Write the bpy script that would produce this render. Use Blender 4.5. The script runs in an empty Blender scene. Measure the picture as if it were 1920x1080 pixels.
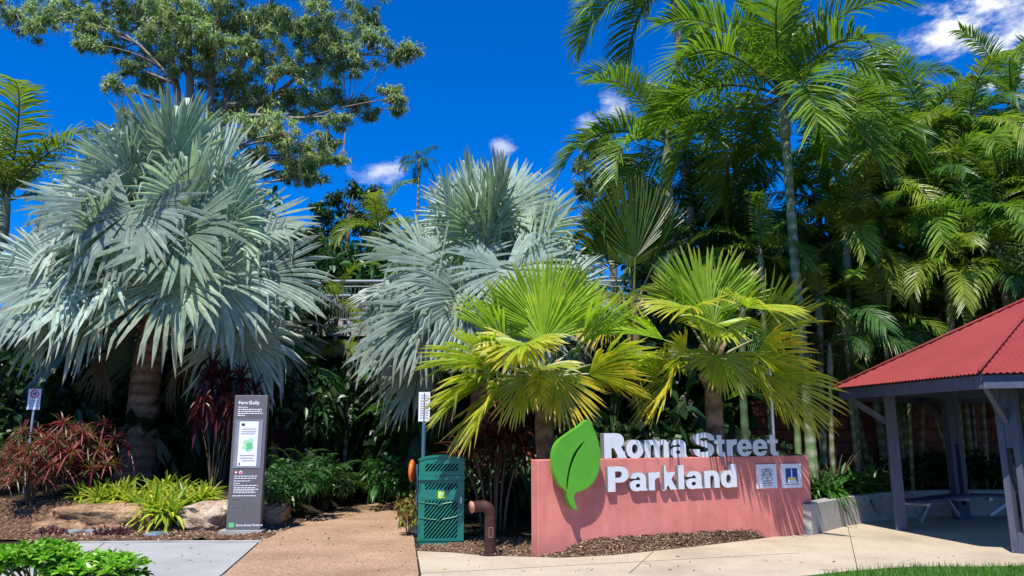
import bpy, math, random
import numpy as np
from mathutils import Vector
from math import sin, cos, tan, pi, radians as R, atan, atan2, sqrt

sc = bpy.context.scene
COL = sc.collection
rng = np.random.default_rng(7)
random.seed(7)

# ------------------------------------------------------------------ camera, sky, sun, exposure
F = 1400.0                       # focal length in photograph pixels (1920 wide)
CAMZ = 1.6
TH = atan(272 / F)
cam = bpy.data.cameras.new('camera'); cam.sensor_width = 36; cam.lens = 36 * F / 1920
cam.clip_start = 0.1; cam.clip_end = 3000
camo = bpy.data.objects.new('camera', cam); COL.objects.link(camo)
camo.location = (0, 0, CAMZ); camo.rotation_euler = (pi / 2 + TH, 0, 0)
sc.camera = camo

def ray(px, py):
    u = (px - 960) / F; v = (540 - py) / F
    y = cos(TH) - v * sin(TH); z = sin(TH) + v * cos(TH)
    return u / y, z / y
def at(px, py, Y):
    a, b = ray(px, py)
    return Vector((a * Y, Y, CAMZ + b * Y))
def G(px, py, z=0.0):
    a, b = ray(px, py)
    Y = (z - CAMZ) / b
    return Vector((a * Y, Y, z))

SUN_EL, SUN_AZ = R(61), R(180 + 20)          # azimuth clockwise from +Y: behind the camera, a little to the left
world = bpy.data.worlds.new('World'); sc.world = world; world.use_nodes = True
nt = world.node_tree; nt.nodes.clear()
def N(t, tree=None, **kw):
    n = (tree or nt).nodes.new(t)
    for k, v in kw.items(): setattr(n, k, v)
    return n
wout = N('ShaderNodeOutputWorld'); bg = N('ShaderNodeBackground'); bg.inputs[1].default_value = 0.10
sky = N('ShaderNodeTexSky'); sky.sky_type = 'NISHITA'; sky.sun_disc = False
sky.sun_elevation = SUN_EL; sky.sun_rotation = SUN_AZ
sky.altitude = 300; sky.air_density = 1.0; sky.dust_density = 0.25; sky.ozone_density = 6.0
hsv = N('ShaderNodeHueSaturation'); hsv.inputs['Saturation'].default_value = 1.45; hsv.inputs['Value'].default_value = 0.95
hsv.inputs['Hue'].default_value = 0.5
nt.links.new(sky.outputs[0], hsv.inputs['Color'])
tc = N('ShaderNodeTexCoord')
noi = N('ShaderNodeTexNoise'); noi.inputs['Scale'].default_value = 15; noi.inputs['Detail'].default_value = 8; noi.inputs['Roughness'].default_value = 0.62
mp = N('ShaderNodeMapping'); mp.inputs['Scale'].default_value = (1, 1, 1.9)
nt.links.new(tc.outputs['Generated'], mp.inputs[0]); nt.links.new(mp.outputs[0], noi.inputs['Vector'])
gain = N('ShaderNodeVectorMath', operation='MULTIPLY'); gain.inputs[1].default_value = (1.0, 1.0, 1.42)
nt.links.new(hsv.outputs[0], gain.inputs[0]); prev = gain.outputs[0]
def dirof(px, py):
    a, b = ray(px, py); v = Vector((a, 1, b)); v.normalize(); return v
for (px, py, r, amp, dens, stretch) in ((1880, 25, 0.135, 1.25, 1.0, 1.0), (1770, 70, 0.10, 1.3, 0.9, 1.0), (1655, 108, 0.04, 1.4, .42, 1.0), (712, 320, .036, 1.25, .62, 1.7),
                           (942, 278, .024, 1.3, .45, 1.3), (1150, 205, .04, 1.3, .6, 1.0), (1110, 240, .035, 1.3, .5, 1.0)):
    d = dirof(px, py)
    sub = N('ShaderNodeVectorMath', operation='SUBTRACT'); sub.inputs[1].default_value = d
    nt.links.new(tc.outputs['Generated'], sub.inputs[0])
    sca = N('ShaderNodeVectorMath', operation='MULTIPLY'); sca.inputs[1].default_value = (1 / stretch, 1, 1)
    nt.links.new(sub.outputs[0], sca.inputs[0])
    ln = N('ShaderNodeVectorMath', operation='LENGTH'); nt.links.new(sca.outputs[0], ln.inputs[0])
    m1 = N('ShaderNodeMath', operation='MULTIPLY_ADD'); m1.inputs[1].default_value = -1 / r; m1.inputs[2].default_value = 0.42
    nt.links.new(ln.outputs['Value'], m1.inputs[0])
    m2 = N('ShaderNodeMath', operation='MULTIPLY_ADD'); m2.inputs[1].default_value = amp * 2.4; m2.inputs[2].default_value = -1.2 * amp
    nt.links.new(noi.outputs['Fac'], m2.inputs[0])
    m3 = N('ShaderNodeMath', operation='ADD'); nt.links.new(m1.outputs[0], m3.inputs[0]); nt.links.new(m2.outputs[0], m3.inputs[1])
    mr = N('ShaderNodeMapRange'); mr.inputs['From Min'].default_value = -0.15; mr.inputs['From Max'].default_value = 0.75
    mr.inputs['To Max'].default_value = dens; mr.interpolation_type = 'SMOOTHSTEP'
    nt.links.new(m3.outputs[0], mr.inputs['Value'])
    mx = N('ShaderNodeMix', data_type='RGBA'); mx.inputs['B'].default_value = (9.0, 9.0, 8.2, 1)
    nt.links.new(mr.outputs[0], mx.inputs['Factor']); nt.links.new(prev, mx.inputs['A'])
    prev = mx.outputs['Result']
nt.links.new(prev, bg.inputs[0]); nt.links.new(bg.outputs[0], wout.inputs[0])

sl = bpy.data.lights.new('sun', 'SUN'); sl.energy = 4.6; sl.angle = R(0.5); sl.color = (1.0, 0.95, 0.86)
so = bpy.data.objects.new('sun', sl); COL.objects.link(so)
sd = Vector((sin(SUN_AZ) * cos(SUN_EL), cos(SUN_AZ) * cos(SUN_EL), sin(SUN_EL)))
so.rotation_euler = sd.to_track_quat('Z', 'Y').to_euler()
so.location = (0, -20, 30)
sc.view_settings.view_transform = 'Standard'; sc.view_settings.look = 'None'
sc.view_settings.exposure = 0.55; sc.view_settings.gamma = 1.0
sc.cycles.use_denoising = True
sc.cycles.max_bounces = 6; sc.cycles.diffuse_bounces = 3; sc.cycles.glossy_bounces = 2
sc.cycles.transmission_bounces = 4; sc.cycles.transparent_max_bounces = 4

# ------------------------------------------------------------------ helpers: meshes from quads
class Acc:
    def __init__(s): s.v = []; s.f = []; s.c = []; s.n = 0
    def add(s, v, f, c):
        v = np.asarray(v, float).reshape(-1, 3); f = np.asarray(f, int).reshape(-1, 4)
        c = np.asarray(c, float)
        if c.ndim == 1: c = np.tile(c[:3], (len(v), 1))
        s.v.append(v); s.f.append(f + s.n); s.c.append(c[:, :3]); s.n += len(v)
def mesh_of(name, acc, mat, smooth=False):
    v = np.concatenate(acc.v); f = np.concatenate(acc.f); c = np.concatenate(acc.c)
    me = bpy.data.meshes.new(name)
    me.vertices.add(len(v)); me.vertices.foreach_set('co', v.astype(np.float32).ravel())
    me.loops.add(len(f) * 4); me.loops.foreach_set('vertex_index', f.astype(np.int32).ravel())
    me.polygons.add(len(f)); me.polygons.foreach_set('loop_start', (np.arange(len(f)) * 4).astype(np.int32))
    me.update(calc_edges=True)
    me.polygons.foreach_set('use_smooth', np.full(len(f), bool(smooth)))
    a = me.color_attributes.new('tint', 'FLOAT_COLOR', 'POINT')
    a.data.foreach_set('color', np.concatenate([c, np.ones((len(c), 1))], 1).astype(np.float32).ravel())
    me.materials.append(mat)
    return me
def link(name, me, parent=None, loc=None, rot=None):
    o = bpy.data.objects.new(name, me); COL.objects.link(o)
    if parent: o.parent = parent
    if loc is not None: o.location = loc
    if rot is not None: o.rotation_euler = rot
    return o
def build(name, acc, mat, parent=None, loc=None, rot=None, smooth=False):
    return link(name, mesh_of(name, acc, mat, smooth), parent, loc, rot)
def tag(o, label, cat, group=None):
    o['label'] = label; o['category'] = cat
    if group: o['group'] = group
    return o
def thing(name, label, cat, loc=(0, 0, 0), rz=0, group=None):
    o = bpy.data.objects.new(name, None); COL.objects.link(o); o.empty_display_size = .1
    o.location = loc; o.rotation_euler = (0, 0, rz)
    return tag(o, label, cat, group)
def struct(o, kind='structure'):
    o['kind'] = kind; return o

W_ = (1, 1, 1)
BOXF = [(0, 3, 2, 1), (4, 5, 6, 7), (0, 1, 5, 4), (1, 2, 6, 5), (2, 3, 7, 6), (3, 0, 4, 7)]
def box(acc, c, size, rz=0, col=W_, M=None):
    x, y, z = [s / 2 for s in size]
    p = np.array([(-x, -y, -z), (x, -y, -z), (x, y, -z), (-x, y, -z), (-x, -y, z), (x, -y, z), (x, y, z), (-x, y, z)])
    if M is not None: p = p @ np.array(M).T
    if rz: p = p @ np.array([(cos(rz), sin(rz), 0), (-sin(rz), cos(rz), 0), (0, 0, 1)])
    acc.add(p + np.array(c), BOXF, col)
def beam(acc, a, b, w, h, col=W_, up=(0, 0, 1)):
    a = Vector(a); b = Vector(b); d = b - a; L = d.length; d.normalize()
    s = d.cross(Vector(up)); s.normalize(); u = s.cross(d)
    M = np.array([d, s, u]).T
    box(acc, (a + b) / 2, (L, w, h), 0, col, M)
def tube(acc, pts, rad, n=8, col=W_, cap=True):
    pts = np.asarray(pts, float); k = len(pts)
    rad = np.full(k, rad, float) if np.isscalar(rad) else np.asarray(rad, float)
    if cap:
        pts = np.concatenate([pts[:1], pts, pts[-1:]]); rad = np.concatenate([[rad[0] * .02 + 1e-5], rad, [rad[-1] * .02 + 1e-5]])
        if not isinstance(col, tuple) and np.ndim(col) == 2: col = np.concatenate([col[:1], col, col[-1:]])
        k += 2
    core = pts[1:-1] if cap else pts
    d = np.gradient(core, axis=0) if len(core) > 2 else np.tile(core[-1] - core[0], (len(core), 1))
    d /= np.linalg.norm(d, axis=1)[:, None] + 1e-12
    r0_ = np.array((0, 0, 1.)) if abs(d[0, 2]) < .8 else np.array((0, 1., 0))
    s = np.empty_like(d); s0 = np.cross(d[0], r0_)
    for q in range(len(d)):
        s0 = s0 - d[q] * (s0 @ d[q]); s0 = s0 / (math.sqrt(s0 @ s0) + 1e-12); s[q] = s0
    u = np.cross(s, d)
    if cap: s = np.concatenate([s[:1], s, s[-1:]]); u = np.concatenate([u[:1], u, u[-1:]])
    a = np.arange(n) * 2 * pi / n
    ring = pts[:, None] + rad[:, None, None] * (np.cos(a)[None, :, None] * s[:, None] + np.sin(a)[None, :, None] * u[:, None])
    i, j = np.meshgrid(np.arange(k - 1), np.arange(n), indexing='ij')
    f = np.stack([i * n + j, i * n + (j + 1) % n, (i + 1) * n + (j + 1) % n, (i + 1) * n + j], -1)
    c = col
    if np.ndim(col) == 2: c = np.repeat(np.asarray(col), n, 0)
    acc.add(ring, f, c)
def bez(a, b, c, n=8):
    t = np.linspace(0, 1, n)[:, None]; a, b, c = map(np.array, (a, b, c))
    return (1 - t) ** 2 * a + 2 * t * (1 - t) * b + t * t * c
def grid_faces(nr, nc, off=0):
    i, j = np.meshgrid(np.arange(nr - 1), np.arange(nc - 1), indexing='ij')
    return np.stack([i * nc + j, i * nc + j + 1, (i + 1) * nc + j + 1, (i + 1) * nc + j], -1).reshape(-1, 4) + off

# flat outlines: closed polygons (with holes) filled and extruded
def flat(name, loops, depth, mat, parent=None, M=None, res=None):
    cu = bpy.data.curves.new(name, 'CURVE'); cu.dimensions = '2D'; cu.fill_mode = 'BOTH'; cu.extrude = depth / 2
    for lp in loops:
        sp = cu.splines.new('POLY'); sp.points.add(len(lp) - 1); sp.use_cyclic_u = True
        for q, p in zip(sp.points, lp): q.co = (p[0], p[1], 0, 1)
    o = bpy.data.objects.new(name, cu); COL.objects.link(o)
    me = bpy.data.meshes.new_from_object(o.evaluated_get(bpy.context.evaluated_depsgraph_get()))
    bpy.data.objects.remove(o); bpy.data.curves.remove(cu)
    me.name = name; me.materials.clear(); me.materials.append(mat); me.polygons.foreach_set('use_smooth', np.zeros(len(me.polygons), bool))
    o = link(name, me, parent)
    if M is not None: o.matrix_local = M
    return o
def words(name, txt, size, mat, parent, M, off=0.01, extr=0.0006):
    cu = bpy.data.curves.new(name, 'FONT'); cu.body = txt; cu.size = size; cu.offset = off * size; cu.extrude = extr; cu.space_character = 1.08
    o = bpy.data.objects.new(name, cu); COL.objects.link(o)
    me = bpy.data.meshes.new_from_object(o.evaluated_get(bpy.context.evaluated_depsgraph_get()))
    bpy.data.objects.remove(o); bpy.data.curves.remove(cu)
    me.name = name; me.materials.clear(); me.materials.append(mat)
    o = link(name, me, parent); o.matrix_local = M
    return o
from mathutils import Matrix
def plane_M(o, t, u):
    """matrix whose local x = t, local y = u, local z = t x u, origin o"""
    t = Vector(t).normalized(); u = Vector(u).normalized(); n = t.cross(u)
    m = Matrix((t, u, n)).transposed().to_4x4(); m.translation = Vector(o); return m
def smooth_loop(pts, n=6):
    p = np.array(pts, float); k = len(p); out = []
    for i in range(k):
        a, b, c, d = p[i - 1], p[i], p[(i + 1) % k], p[(i + 2) % k]
        for t in np.linspace(0, 1, n, endpoint=False):
            out.append(.5 * (2 * b + (c - a) * t + (2 * a - 5 * b + 4 * c - d) * t * t + (3 * b - a - 3 * c + d) * t ** 3))
    return np.array(out)

# ------------------------------------------------------------------ materials
def newmat(name):
    m = bpy.data.materials.new(name); m.use_nodes = True
    t = m.node_tree; b = t.nodes['Principled BSDF']
    return m, t, b
def setspec(b, v): b.inputs['Specular IOR Level'].default_value = v
def noise_mix(t, cols, scale, detail=5, rough=.6, coord='Object', stops=None, dist=0.0, mapscale=None):
    tc = t.nodes.new('ShaderNodeTexCoord'); n = t.nodes.new('ShaderNodeTexNoise')
    n.inputs['Scale'].default_value = scale; n.inputs['Detail'].default_value = detail; n.inputs['Roughness'].default_value = rough
    n.inputs['Distortion'].default_value = dist
    if mapscale:
        mp = t.nodes.new('ShaderNodeMapping'); mp.inputs['Scale'].default_value = mapscale
        t.links.new(tc.outputs[coord], mp.inputs[0]); t.links.new(mp.outputs[0], n.inputs['Vector'])
    else: t.links.new(tc.outputs[coord], n.inputs['Vector'])
    r = t.nodes.new('ShaderNodeValToRGB')
    stops = stops or np.linspace(.3, .7, len(cols))
    while len(r.color_ramp.elements) < len(cols): r.color_ramp.elements.new(.5)
    for e, c, s in zip(r.color_ramp.elements, cols, stops): e.position = s; e.color = (*c, 1)
    t.links.new(n.outputs['Fac'], r.inputs[0])
    return r.outputs[0], n.outputs['Fac'], tc
def bump(t, b, h, strength=.3, dist=.01):
    bp = t.nodes.new('ShaderNodeBump'); bp.inputs['Strength'].default_value = strength; bp.inputs['Distance'].default_value = dist
    t.links.new(h, bp.inputs['Height']); t.links.new(bp.outputs[0], b.inputs['Normal'])
def mixc(t, a, b, fac, mode='MIX'):
    m = t.nodes.new('ShaderNodeMix'); m.data_type = 'RGBA'; m.blend_type = mode
    for k, v in (('A', a), ('B', b), ('Factor', fac)):
        if hasattr(v, 'is_output'): t.links.new(v, m.inputs[k])
        elif k == 'Factor': m.inputs[k].default_value = v
        else: m.inputs[k].default_value = (*v, 1)
    return m.outputs['Result']
def mat_noise(name, cols, scale, rough=.85, bumps=None, spec=.3, fine=None, stops=None, metallic=0, dist=0, coord='Object', mapscale=None):
    m, t, b = newmat(name)
    c, f, _ = noise_mix(t, cols, scale, stops=stops, dist=dist, coord=coord, mapscale=mapscale)
    if fine:
        c2, f2, _ = noise_mix(t, fine[0], fine[1], detail=3, coord=coord)
        c = mixc(t, c, c2, fine[2], 'MULTIPLY')
        f = f2
    t.links.new(c, b.inputs['Base Color'])
    b.inputs['Roughness'].default_value = rough; setspec(b, spec); b.inputs['Metallic'].default_value = metallic
    if bumps: bump(t, b, f, *bumps)
    return m
def mat_leaf(name, rough=.42, trans=.32, spec=.5, jit=.3, tsat=1.0):
    m, t, b = newmat(name)
    at_ = t.nodes.new('ShaderNodeAttribute'); at_.attribute_name = 'tint'
    oi = t.nodes.new('ShaderNodeObjectInfo')
    mr = t.nodes.new('ShaderNodeMapRange'); mr.inputs['To Min'].default_value = 1 - jit / 2; mr.inputs['To Max'].default_value = 1 + jit / 2
    t.links.new(oi.outputs['Random'], mr.inputs['Value'])
    nz = t.nodes.new('ShaderNodeTexNoise'); nz.inputs['Scale'].default_value = 6; nz.inputs['Detail'].default_value = 3
    tc = t.nodes.new('ShaderNodeTexCoord'); t.links.new(tc.outputs['Object'], nz.inputs['Vector'])
    m2 = t.nodes.new('ShaderNodeMapRange'); m2.inputs['From Min'].default_value = .3; m2.inputs['From Max'].default_value = .7
    m2.inputs['To Min'].default_value = .8; m2.inputs['To Max'].default_value = 1.2
    t.links.new(nz.outputs['Fac'], m2.inputs['Value'])
    mu = t.nodes.new('ShaderNodeMath'); mu.operation = 'MULTIPLY'; t.links.new(mr.outputs[0], mu.inputs[0]); t.links.new(m2.outputs[0], mu.inputs[1])
    sc_ = t.nodes.new('ShaderNodeVectorMath'); sc_.operation = 'SCALE'
    t.links.new(at_.outputs['Color'], sc_.inputs[0]); t.links.new(mu.outputs[0], sc_.inputs['Scale'])
    t.links.new(sc_.outputs[0], b.inputs['Base Color'])
    b.inputs['Roughness'].default_value = rough; setspec(b, spec)
    tr = t.nodes.new('ShaderNodeBsdfTranslucent')
    hs = t.nodes.new('ShaderNodeVectorMath'); hs.operation = 'MULTIPLY'; hs.inputs[1].default_value = (1.2 * tsat, 1.4, .7)
    t.links.new(sc_.outputs[0], hs.inputs[0]); t.links.new(hs.outputs[0], tr.inputs['Color'])
    ms = t.nodes.new('ShaderNodeMixShader'); ms.inputs[0].default_value = trans
    out = t.nodes['Material Output']
    t.links.new(b.outputs[0], ms.inputs[1]); t.links.new(tr.outputs[0], ms.inputs[2]); t.links.new(ms.outputs[0], out.inputs[0])
    return m
def mat_tint(name, rough=.85, scale=12, amt=.5, spec=.3, bumps=None, mapscale=None):
    m, t, b = newmat(name)
    at_ = t.nodes.new('ShaderNodeAttribute'); at_.attribute_name = 'tint'
    c, f, _ = noise_mix(t, [(1 - amt,) * 3, (1 + amt * .5,) * 3], scale, mapscale=mapscale)
    t.links.new(mixc(t, at_.outputs['Color'], c, 1.0, 'MULTIPLY'), b.inputs['Base Color'])
    b.inputs['Roughness'].default_value = rough; setspec(b, spec)
    if bumps: bump(t, b, f, *bumps)
    return m
def mat_plain(name, col, rough=.6, spec=.4, metallic=0, var=.12, scale=8, bumps=None):
    c = np.array(col)
    return mat_noise(name, [tuple(c * (1 - var)), tuple(np.minimum(c * (1 + var), 1))], scale, rough, bumps, spec, metallic=metallic)

M_leaf = mat_leaf('leaf', .38, .40, .5)
M_waxy = mat_leaf('waxy_silver_leaf', .44, .26, .35, .45)
M_fan = mat_leaf('fan_leaf', .38, .46, .5, .2)
M_gum = mat_leaf('gum_leaf', .4, .34, .4, .25)
M_bark = mat_tint('bark', .9, 9, .5, .2, (.5, .02))
M_bark_fine = mat_tint('smooth_bark', .7, 14, .3, .3, (.2, .01))
M_mulch = mat_noise('mulch_ground', [(.06, .036, .024), (.18, .105, .065), (.29, .19, .12)], 18, .95, (.8, .03), .2,
                    fine=([(.45, .42, .4), (1.3, 1.2, 1.1)], 90, 1.0))
M_soil = mat_noise('forest_soil', [(.015, .012, .008), (.05, .035, .02), (.05, .055, .02)], 2.5, .95, (.7, .05), .2,
                   fine=([(.5, .5, .5), (1.3, 1.2, 1.1)], 60, 1.0))
def mat_aggregate():
    m, t, b = newmat('exposed_aggregate')
    c, f, tcn = noise_mix(t, [(.26, .17, .105), (.36, .235, .155), (.44, .29, .195)], .8, detail=8)
    v = t.nodes.new('ShaderNodeTexVoronoi'); v.inputs['Scale'].default_value = 75; t.links.new(tcn.outputs['Object'], v.inputs['Vector'])
    r = t.nodes.new('ShaderNodeValToRGB'); e = r.color_ramp.elements
    e[0].position = 0; e[0].color = (.45, .40, .37, 1); e[1].position = 1; e[1].color = (1.55, 1.5, 1.4, 1)
    sep = t.nodes.new('ShaderNodeSeparateColor'); t.links.new(v.outputs['Color'], sep.inputs[0]); t.links.new(sep.outputs[0], r.inputs[0])
    t.links.new(mixc(t, c, r.outputs[0], .8, 'MULTIPLY'), b.inputs['Base Color'])
    b.inputs['Roughness'].default_value = .85; setspec(b, .3); bump(t, b, v.outputs['Distance'], .5, .004)
    return m
M_agg = mat_aggregate()
M_conc = mat_noise('cream_concrete', [(.36, .295, .215), (.46, .385, .285), (.53, .45, .335)], .7, .85, (.15, .004), .3, fine=([(.82, .81, .8), (1.12, 1.12, 1.1)], 45, 1.0))
M_conc_grey = mat_noise('grey_concrete', [(.30, .30, .29), (.40, .395, .38)], 1.1, .85, (.15, .004), .3, fine=([(.8, .8, .8), (1.15, 1.15, 1.15)], 60, 1.0))
M_conc_wall = mat_noise('planter_concrete', [(.30, .29, .26), (.46, .44, .40)], 3, .9, (.2, .01), .3, fine=([(.8, .8, .8), (1.1, 1.1, 1.1)], 40, 1.0))
def mat_render():
    m, t, b = newmat('salmon_render')
    c, f, tcn = noise_mix(t, [(.58, .185, .155), (.70, .24, .20), (.76, .285, .24)], 1.7, detail=8)
    c2, f2, _ = noise_mix(t, [(.80, .79, .78), (1.06, 1.06, 1.06)], 60, detail=3)
    st, f3, _ = noise_mix(t, [(.70, .68, .68), (1, 1, 1)], 5.5, detail=6, stops=(.36, .56), mapscale=(1, 1, .12))
    bl, f4, _ = noise_mix(t, [(.72, .66, .62), (1, 1, 1)], 9, detail=4, stops=(.27, .36))
    c = mixc(t, mixc(t, mixc(t, c, c2, 1.0, 'MULTIPLY'), st, .45, 'MULTIPLY'), bl, .7, 'MULTIPLY')
    sp = t.nodes.new('ShaderNodeSeparateXYZ'); t.links.new(tcn.outputs['Object'], sp.inputs[0])
    ad = t.nodes.new('ShaderNodeMath'); ad.operation = 'MULTIPLY_ADD'; ad.inputs[1].default_value = .28; t.links.new(f, ad.inputs[0]); t.links.new(sp.outputs['Z'], ad.inputs[2])
    mr = t.nodes.new('ShaderNodeMapRange'); mr.inputs['From Min'].default_value = .22; mr.inputs['From Max'].default_value = .42; mr.inputs['To Min'].default_value = .35; mr.inputs['To Max'].default_value = 0
    t.links.new(ad.outputs[0], mr.inputs['Value'])
    t.links.new(mixc(t, c, (.36, .17, .13), mr.outputs[0]), b.inputs['Base Color'])
    b.inputs['Roughness'].default_value = .88; setspec(b, .2); bump(t, b, f2, .3, .006)
    return m
M_pink = mat_render()
M_white = mat_plain('white_letter_paint', (.62, .66, .70), .45, .4, 0, .05, 6)
M_signwhite = mat_plain('white_panel', (.74, .76, .80), .65, .3, 0, .04, 5)
M_green = mat_plain('leaf_green_paint', (.085, .33, .02), .4, .5, 0, .08, 5)
M_dkgreen = mat_plain('vein_slot_shade', (.012, .035, .01), .7, .2)
M_grey = mat_plain('totem_grey', (.125, .118, .125), .45, .4, 0, .07, 4)
M_greylight = mat_plain('totem_frame', (.24, .25, .30), .35, .5, 0, .08, 4)
M_print = mat_plain('white_print', (.85, .85, .86), .6, .2, 0, .03)
M_printfaint = mat_plain('faint_print', (.22, .215, .22), .6, .2, 0, .03)
M_dark = mat_plain('dark_print', (.03, .03, .04), .6, .2)
M_greyprint = mat_plain('grey_print', (.28, .28, .30), .6, .2)
M_blue = mat_plain('blue_print', (.015, .06, .30), .5, .3)
M_yel = mat_plain('yellow_print', (.70, .60, .10), .5, .3)
M_redp = mat_plain('red_print', (.65, .06, .05), .5, .3)
M_lime = mat_plain('lime_label', (.50, .72, .05), .5, .3)
M_mint = mat_plain('mint_print', (.12, .55, .22), .5, .3)
M_palegreen = mat_plain('pale_green_print', (.42, .70, .48), .5, .3)
M_bin = mat_plain('bin_green_paint', (.008, .165, .12), .35, .5, 0, .15, 7)
M_binemblem = mat_plain('bin_emblem_green', (.02, .24, .12), .35, .5, 0, .12, 9)  # lighter green of the raised emblem lines
M_black = mat_plain('black_void', (.006, .007, .007), .9, .1)
M_rust = mat_noise('rusty_brown_pipe', [(.032, .014, .011), (.060, .026, .020), (.095, .045, .032)], 7, .6, (.2, .004), .25, fine=([(.7, .7, .7), (1.15, 1.1, 1.1)], 50, 1.0))
M_orange = mat_plain('orange_plastic', (.85, .16, .02), .35, .5, 0, .06)
M_steel = mat_plain('galvanised_steel', (.42, .46, .52), .4, .5, .6, .1)
M_rail = mat_plain('pale_rail_steel', (.22, .25, .28), .6, .3, .1, .08)
M_bluepost = mat_plain('blue_grey_paint', (.055, .125, .20), .5, .4, 0, .12)
M_timber = mat_noise('blue_grey_timber', [(.062, .074, .112), (.10, .112, .155)], 3, .65, (.25, .004), .3, fine=([(.85, .85, .85), (1.1, 1.1, 1.1)], 30, 1.0), mapscale=(8, 8, .8))
M_roof = mat_noise('red_roof_steel', [(.215, .034, .034), (.27, .046, .044)], 1.2, .6, None, .15)
M_soffit = mat_plain('pale_soffit', (.42, .44, .46), .7, .3)
M_bench = mat_plain('bench_blue', (.035, .055, .12), .5, .4)
M_rock = mat_noise('sandstone_rock', [(.13, .075, .04), (.34, .215, .12), (.48, .33, .20)], 2.6, .9, (.7, .06), .25, fine=([(.55, .52, .5), (1.2, 1.15, 1.1)], 22, 1.0))
M_rock2 = mat_noise('pale_rock', [(.25, .18, .12), (.50, .39, .28), (.62, .52, .42)], 3.2, .9, (.7, .06), .25, fine=([(.55, .52, .5), (1.2, 1.15, 1.1)], 22, 1.0))
def mat_blocks():
    m, t, b = newmat('terracotta_blocks')
    tcn = t.nodes.new('ShaderNodeTexCoord'); mp = t.nodes.new('ShaderNodeMapping'); mp.inputs['Rotation'].default_value = (pi / 2, 0, 0)
    t.links.new(tcn.outputs['Object'], mp.inputs[0])
    br = t.nodes.new('ShaderNodeTexBrick'); br.inputs['Scale'].default_value = 1; br.inputs['Brick Width'].default_value = .6; br.inputs['Row Height'].default_value = .28
    br.inputs['Mortar Size'].default_value = .012; br.inputs['Color1'].default_value = (.34, .12, .06, 1); br.inputs['Color2'].default_value = (.26, .085, .045, 1); br.inputs['Mortar'].default_value = (.08, .04, .03, 1)
    t.links.new(mp.outputs[0], br.inputs['Vector'])
    c, f, _ = noise_mix(t, [(.6, .58, .55), (1.15, 1.1, 1.1)], 9)
    t.links.new(mixc(t, br.outputs['Color'], c, 1.0, 'MULTIPLY'), b.inputs['Base Color']); b.inputs['Roughness'].default_value = .9
    bump(t, b, f, .5, .02)
    return m
M_blocks = mat_blocks()
M_bridge = mat_plain('weathered_beam', (.20, .19, .18), .8, .3, 0, .2, 2)
M_balust = mat_plain('pale_timber_fascia', (.42, .36, .33), .8, .3, 0, .15, 6)
M_grass = mat_leaf('grass_blade', .5, .3, .3)
M_lawn = mat_noise('lawn_soil', [(.03, .08, .012), (.06, .15, .02)], 25, .95, (.5, .02), .1)

# ------------------------------------------------------------------ setting: terrain, pavings
WROT = R(25.5); WT = Vector((cos(WROT), sin(WROT), 0)); WN = Vector((sin(WROT), -cos(WROT), 0))
W0 = G(1009, 1044); 
def onwall(px, py, off=0.0):
    a, b = ray(px, py); d = Vector((a, 1, b)); o = Vector((0, 0, CAMZ)); p0 = W0 + WN * off
    k = (p0 - o).dot(WN) / d.dot(WN); p = o + d * k
    return (p - p0).dot(WT), p.z
WLEN = onwall(1519, 900)[0]; WH = 1.245

def sst(a, b, x):
    t = np.clip((x - a) / (b - a), 0, 1); return t * t * (3 - 2 * t)
def pathx(y):       # the middle of the path as it goes back and bends right
    return -2.35 - .12 * (y - 9) * (y < 14) - (.6 + .01 * (y - 14)) * (y >= 14) + .12 * np.maximum(y - 16, 0) ** 1.6
def H(x, y):
    x = np.asarray(x, float); y = np.asarray(y, float)
    corr = sst(.7, 1.9, np.abs(x - pathx(y)))                # 0 on the path
    left = (.40 * sst(12.9, 13.7, y) + .25 * sst(13.7, 16, y)) * (x < 0) * sst(-2.6, -4.2, x)
    back = sst(20.0, 34, y) * 5.5 * np.where(y > 19.5, sst(.8, 3.5, np.abs(x - pathx(np.minimum(y, 24)))), 1)
    dC = np.hypot(x - 8.85, y - 12.05)
    bed = .42 * sst(14.4, 15.6, y - .0 * x) * sst(4.4, 6.0, x) + .1 * sst(12.6, 14, y) * sst(.2, 1.5, x) * sst(5.0, 4.0, x)
    terr = 2.0 * sst(17.35, 17.5, y) * sst(4.4, 4.7, x)
    z = left * corr + back + bed * (dC > 4.1) + terr
    far = np.hypot(x, y - 30)
    return z * sst(160, 70, far)
gx = np.unique(np.concatenate([np.linspace(-14, 16, 121), np.linspace(-60, 60, 41), np.linspace(-1500, 1500, 21)]))
gy = np.unique(np.concatenate([np.linspace(8, 24, 97), np.linspace(-40, 90, 53), np.linspace(-1500, 1500, 21)]))
XX, YY = np.meshgrid(gx, gy, indexing='ij')
a = Acc(); ZZ = H(XX, YY); a.add(np.stack([XX, YY, ZZ], -1), grid_faces(len(gx), len(gy))[:, ::-1], W_)
struct(build('ground', a, M_soil, smooth=True))

def sheet(name, pts, z, mat, thick=.03):
    """a slab with real edges"""
    loops = [[(p[0], p[1]) for p in pts]]
    o = flat(name, loops, thick, mat); o.location.z = z - thick / 2
    return struct(o)
g = lambda px, py: G(px, py)[:2]
# tan path from the street back under the palms
lp = [(-2.3, 2.0), (-3.1, 7.0), g(420, 1080), g(488, 1019), g(500, 1000), g(520, 990), g(548, 978), g(600, 958), g(640, 946), g(672, 940), (-3.0, 19.6), (-2.2, 21.5)]
rp = [(0.2, 22.5), (-1.4, 20.5), g(778, 941), g(757, 953), g(764, 978), g(776, 1012), g(785, 1080), (-.95, 7), (-.5, 2.0)]
sheet('path', lp + rp, .022, M_agg)
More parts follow.
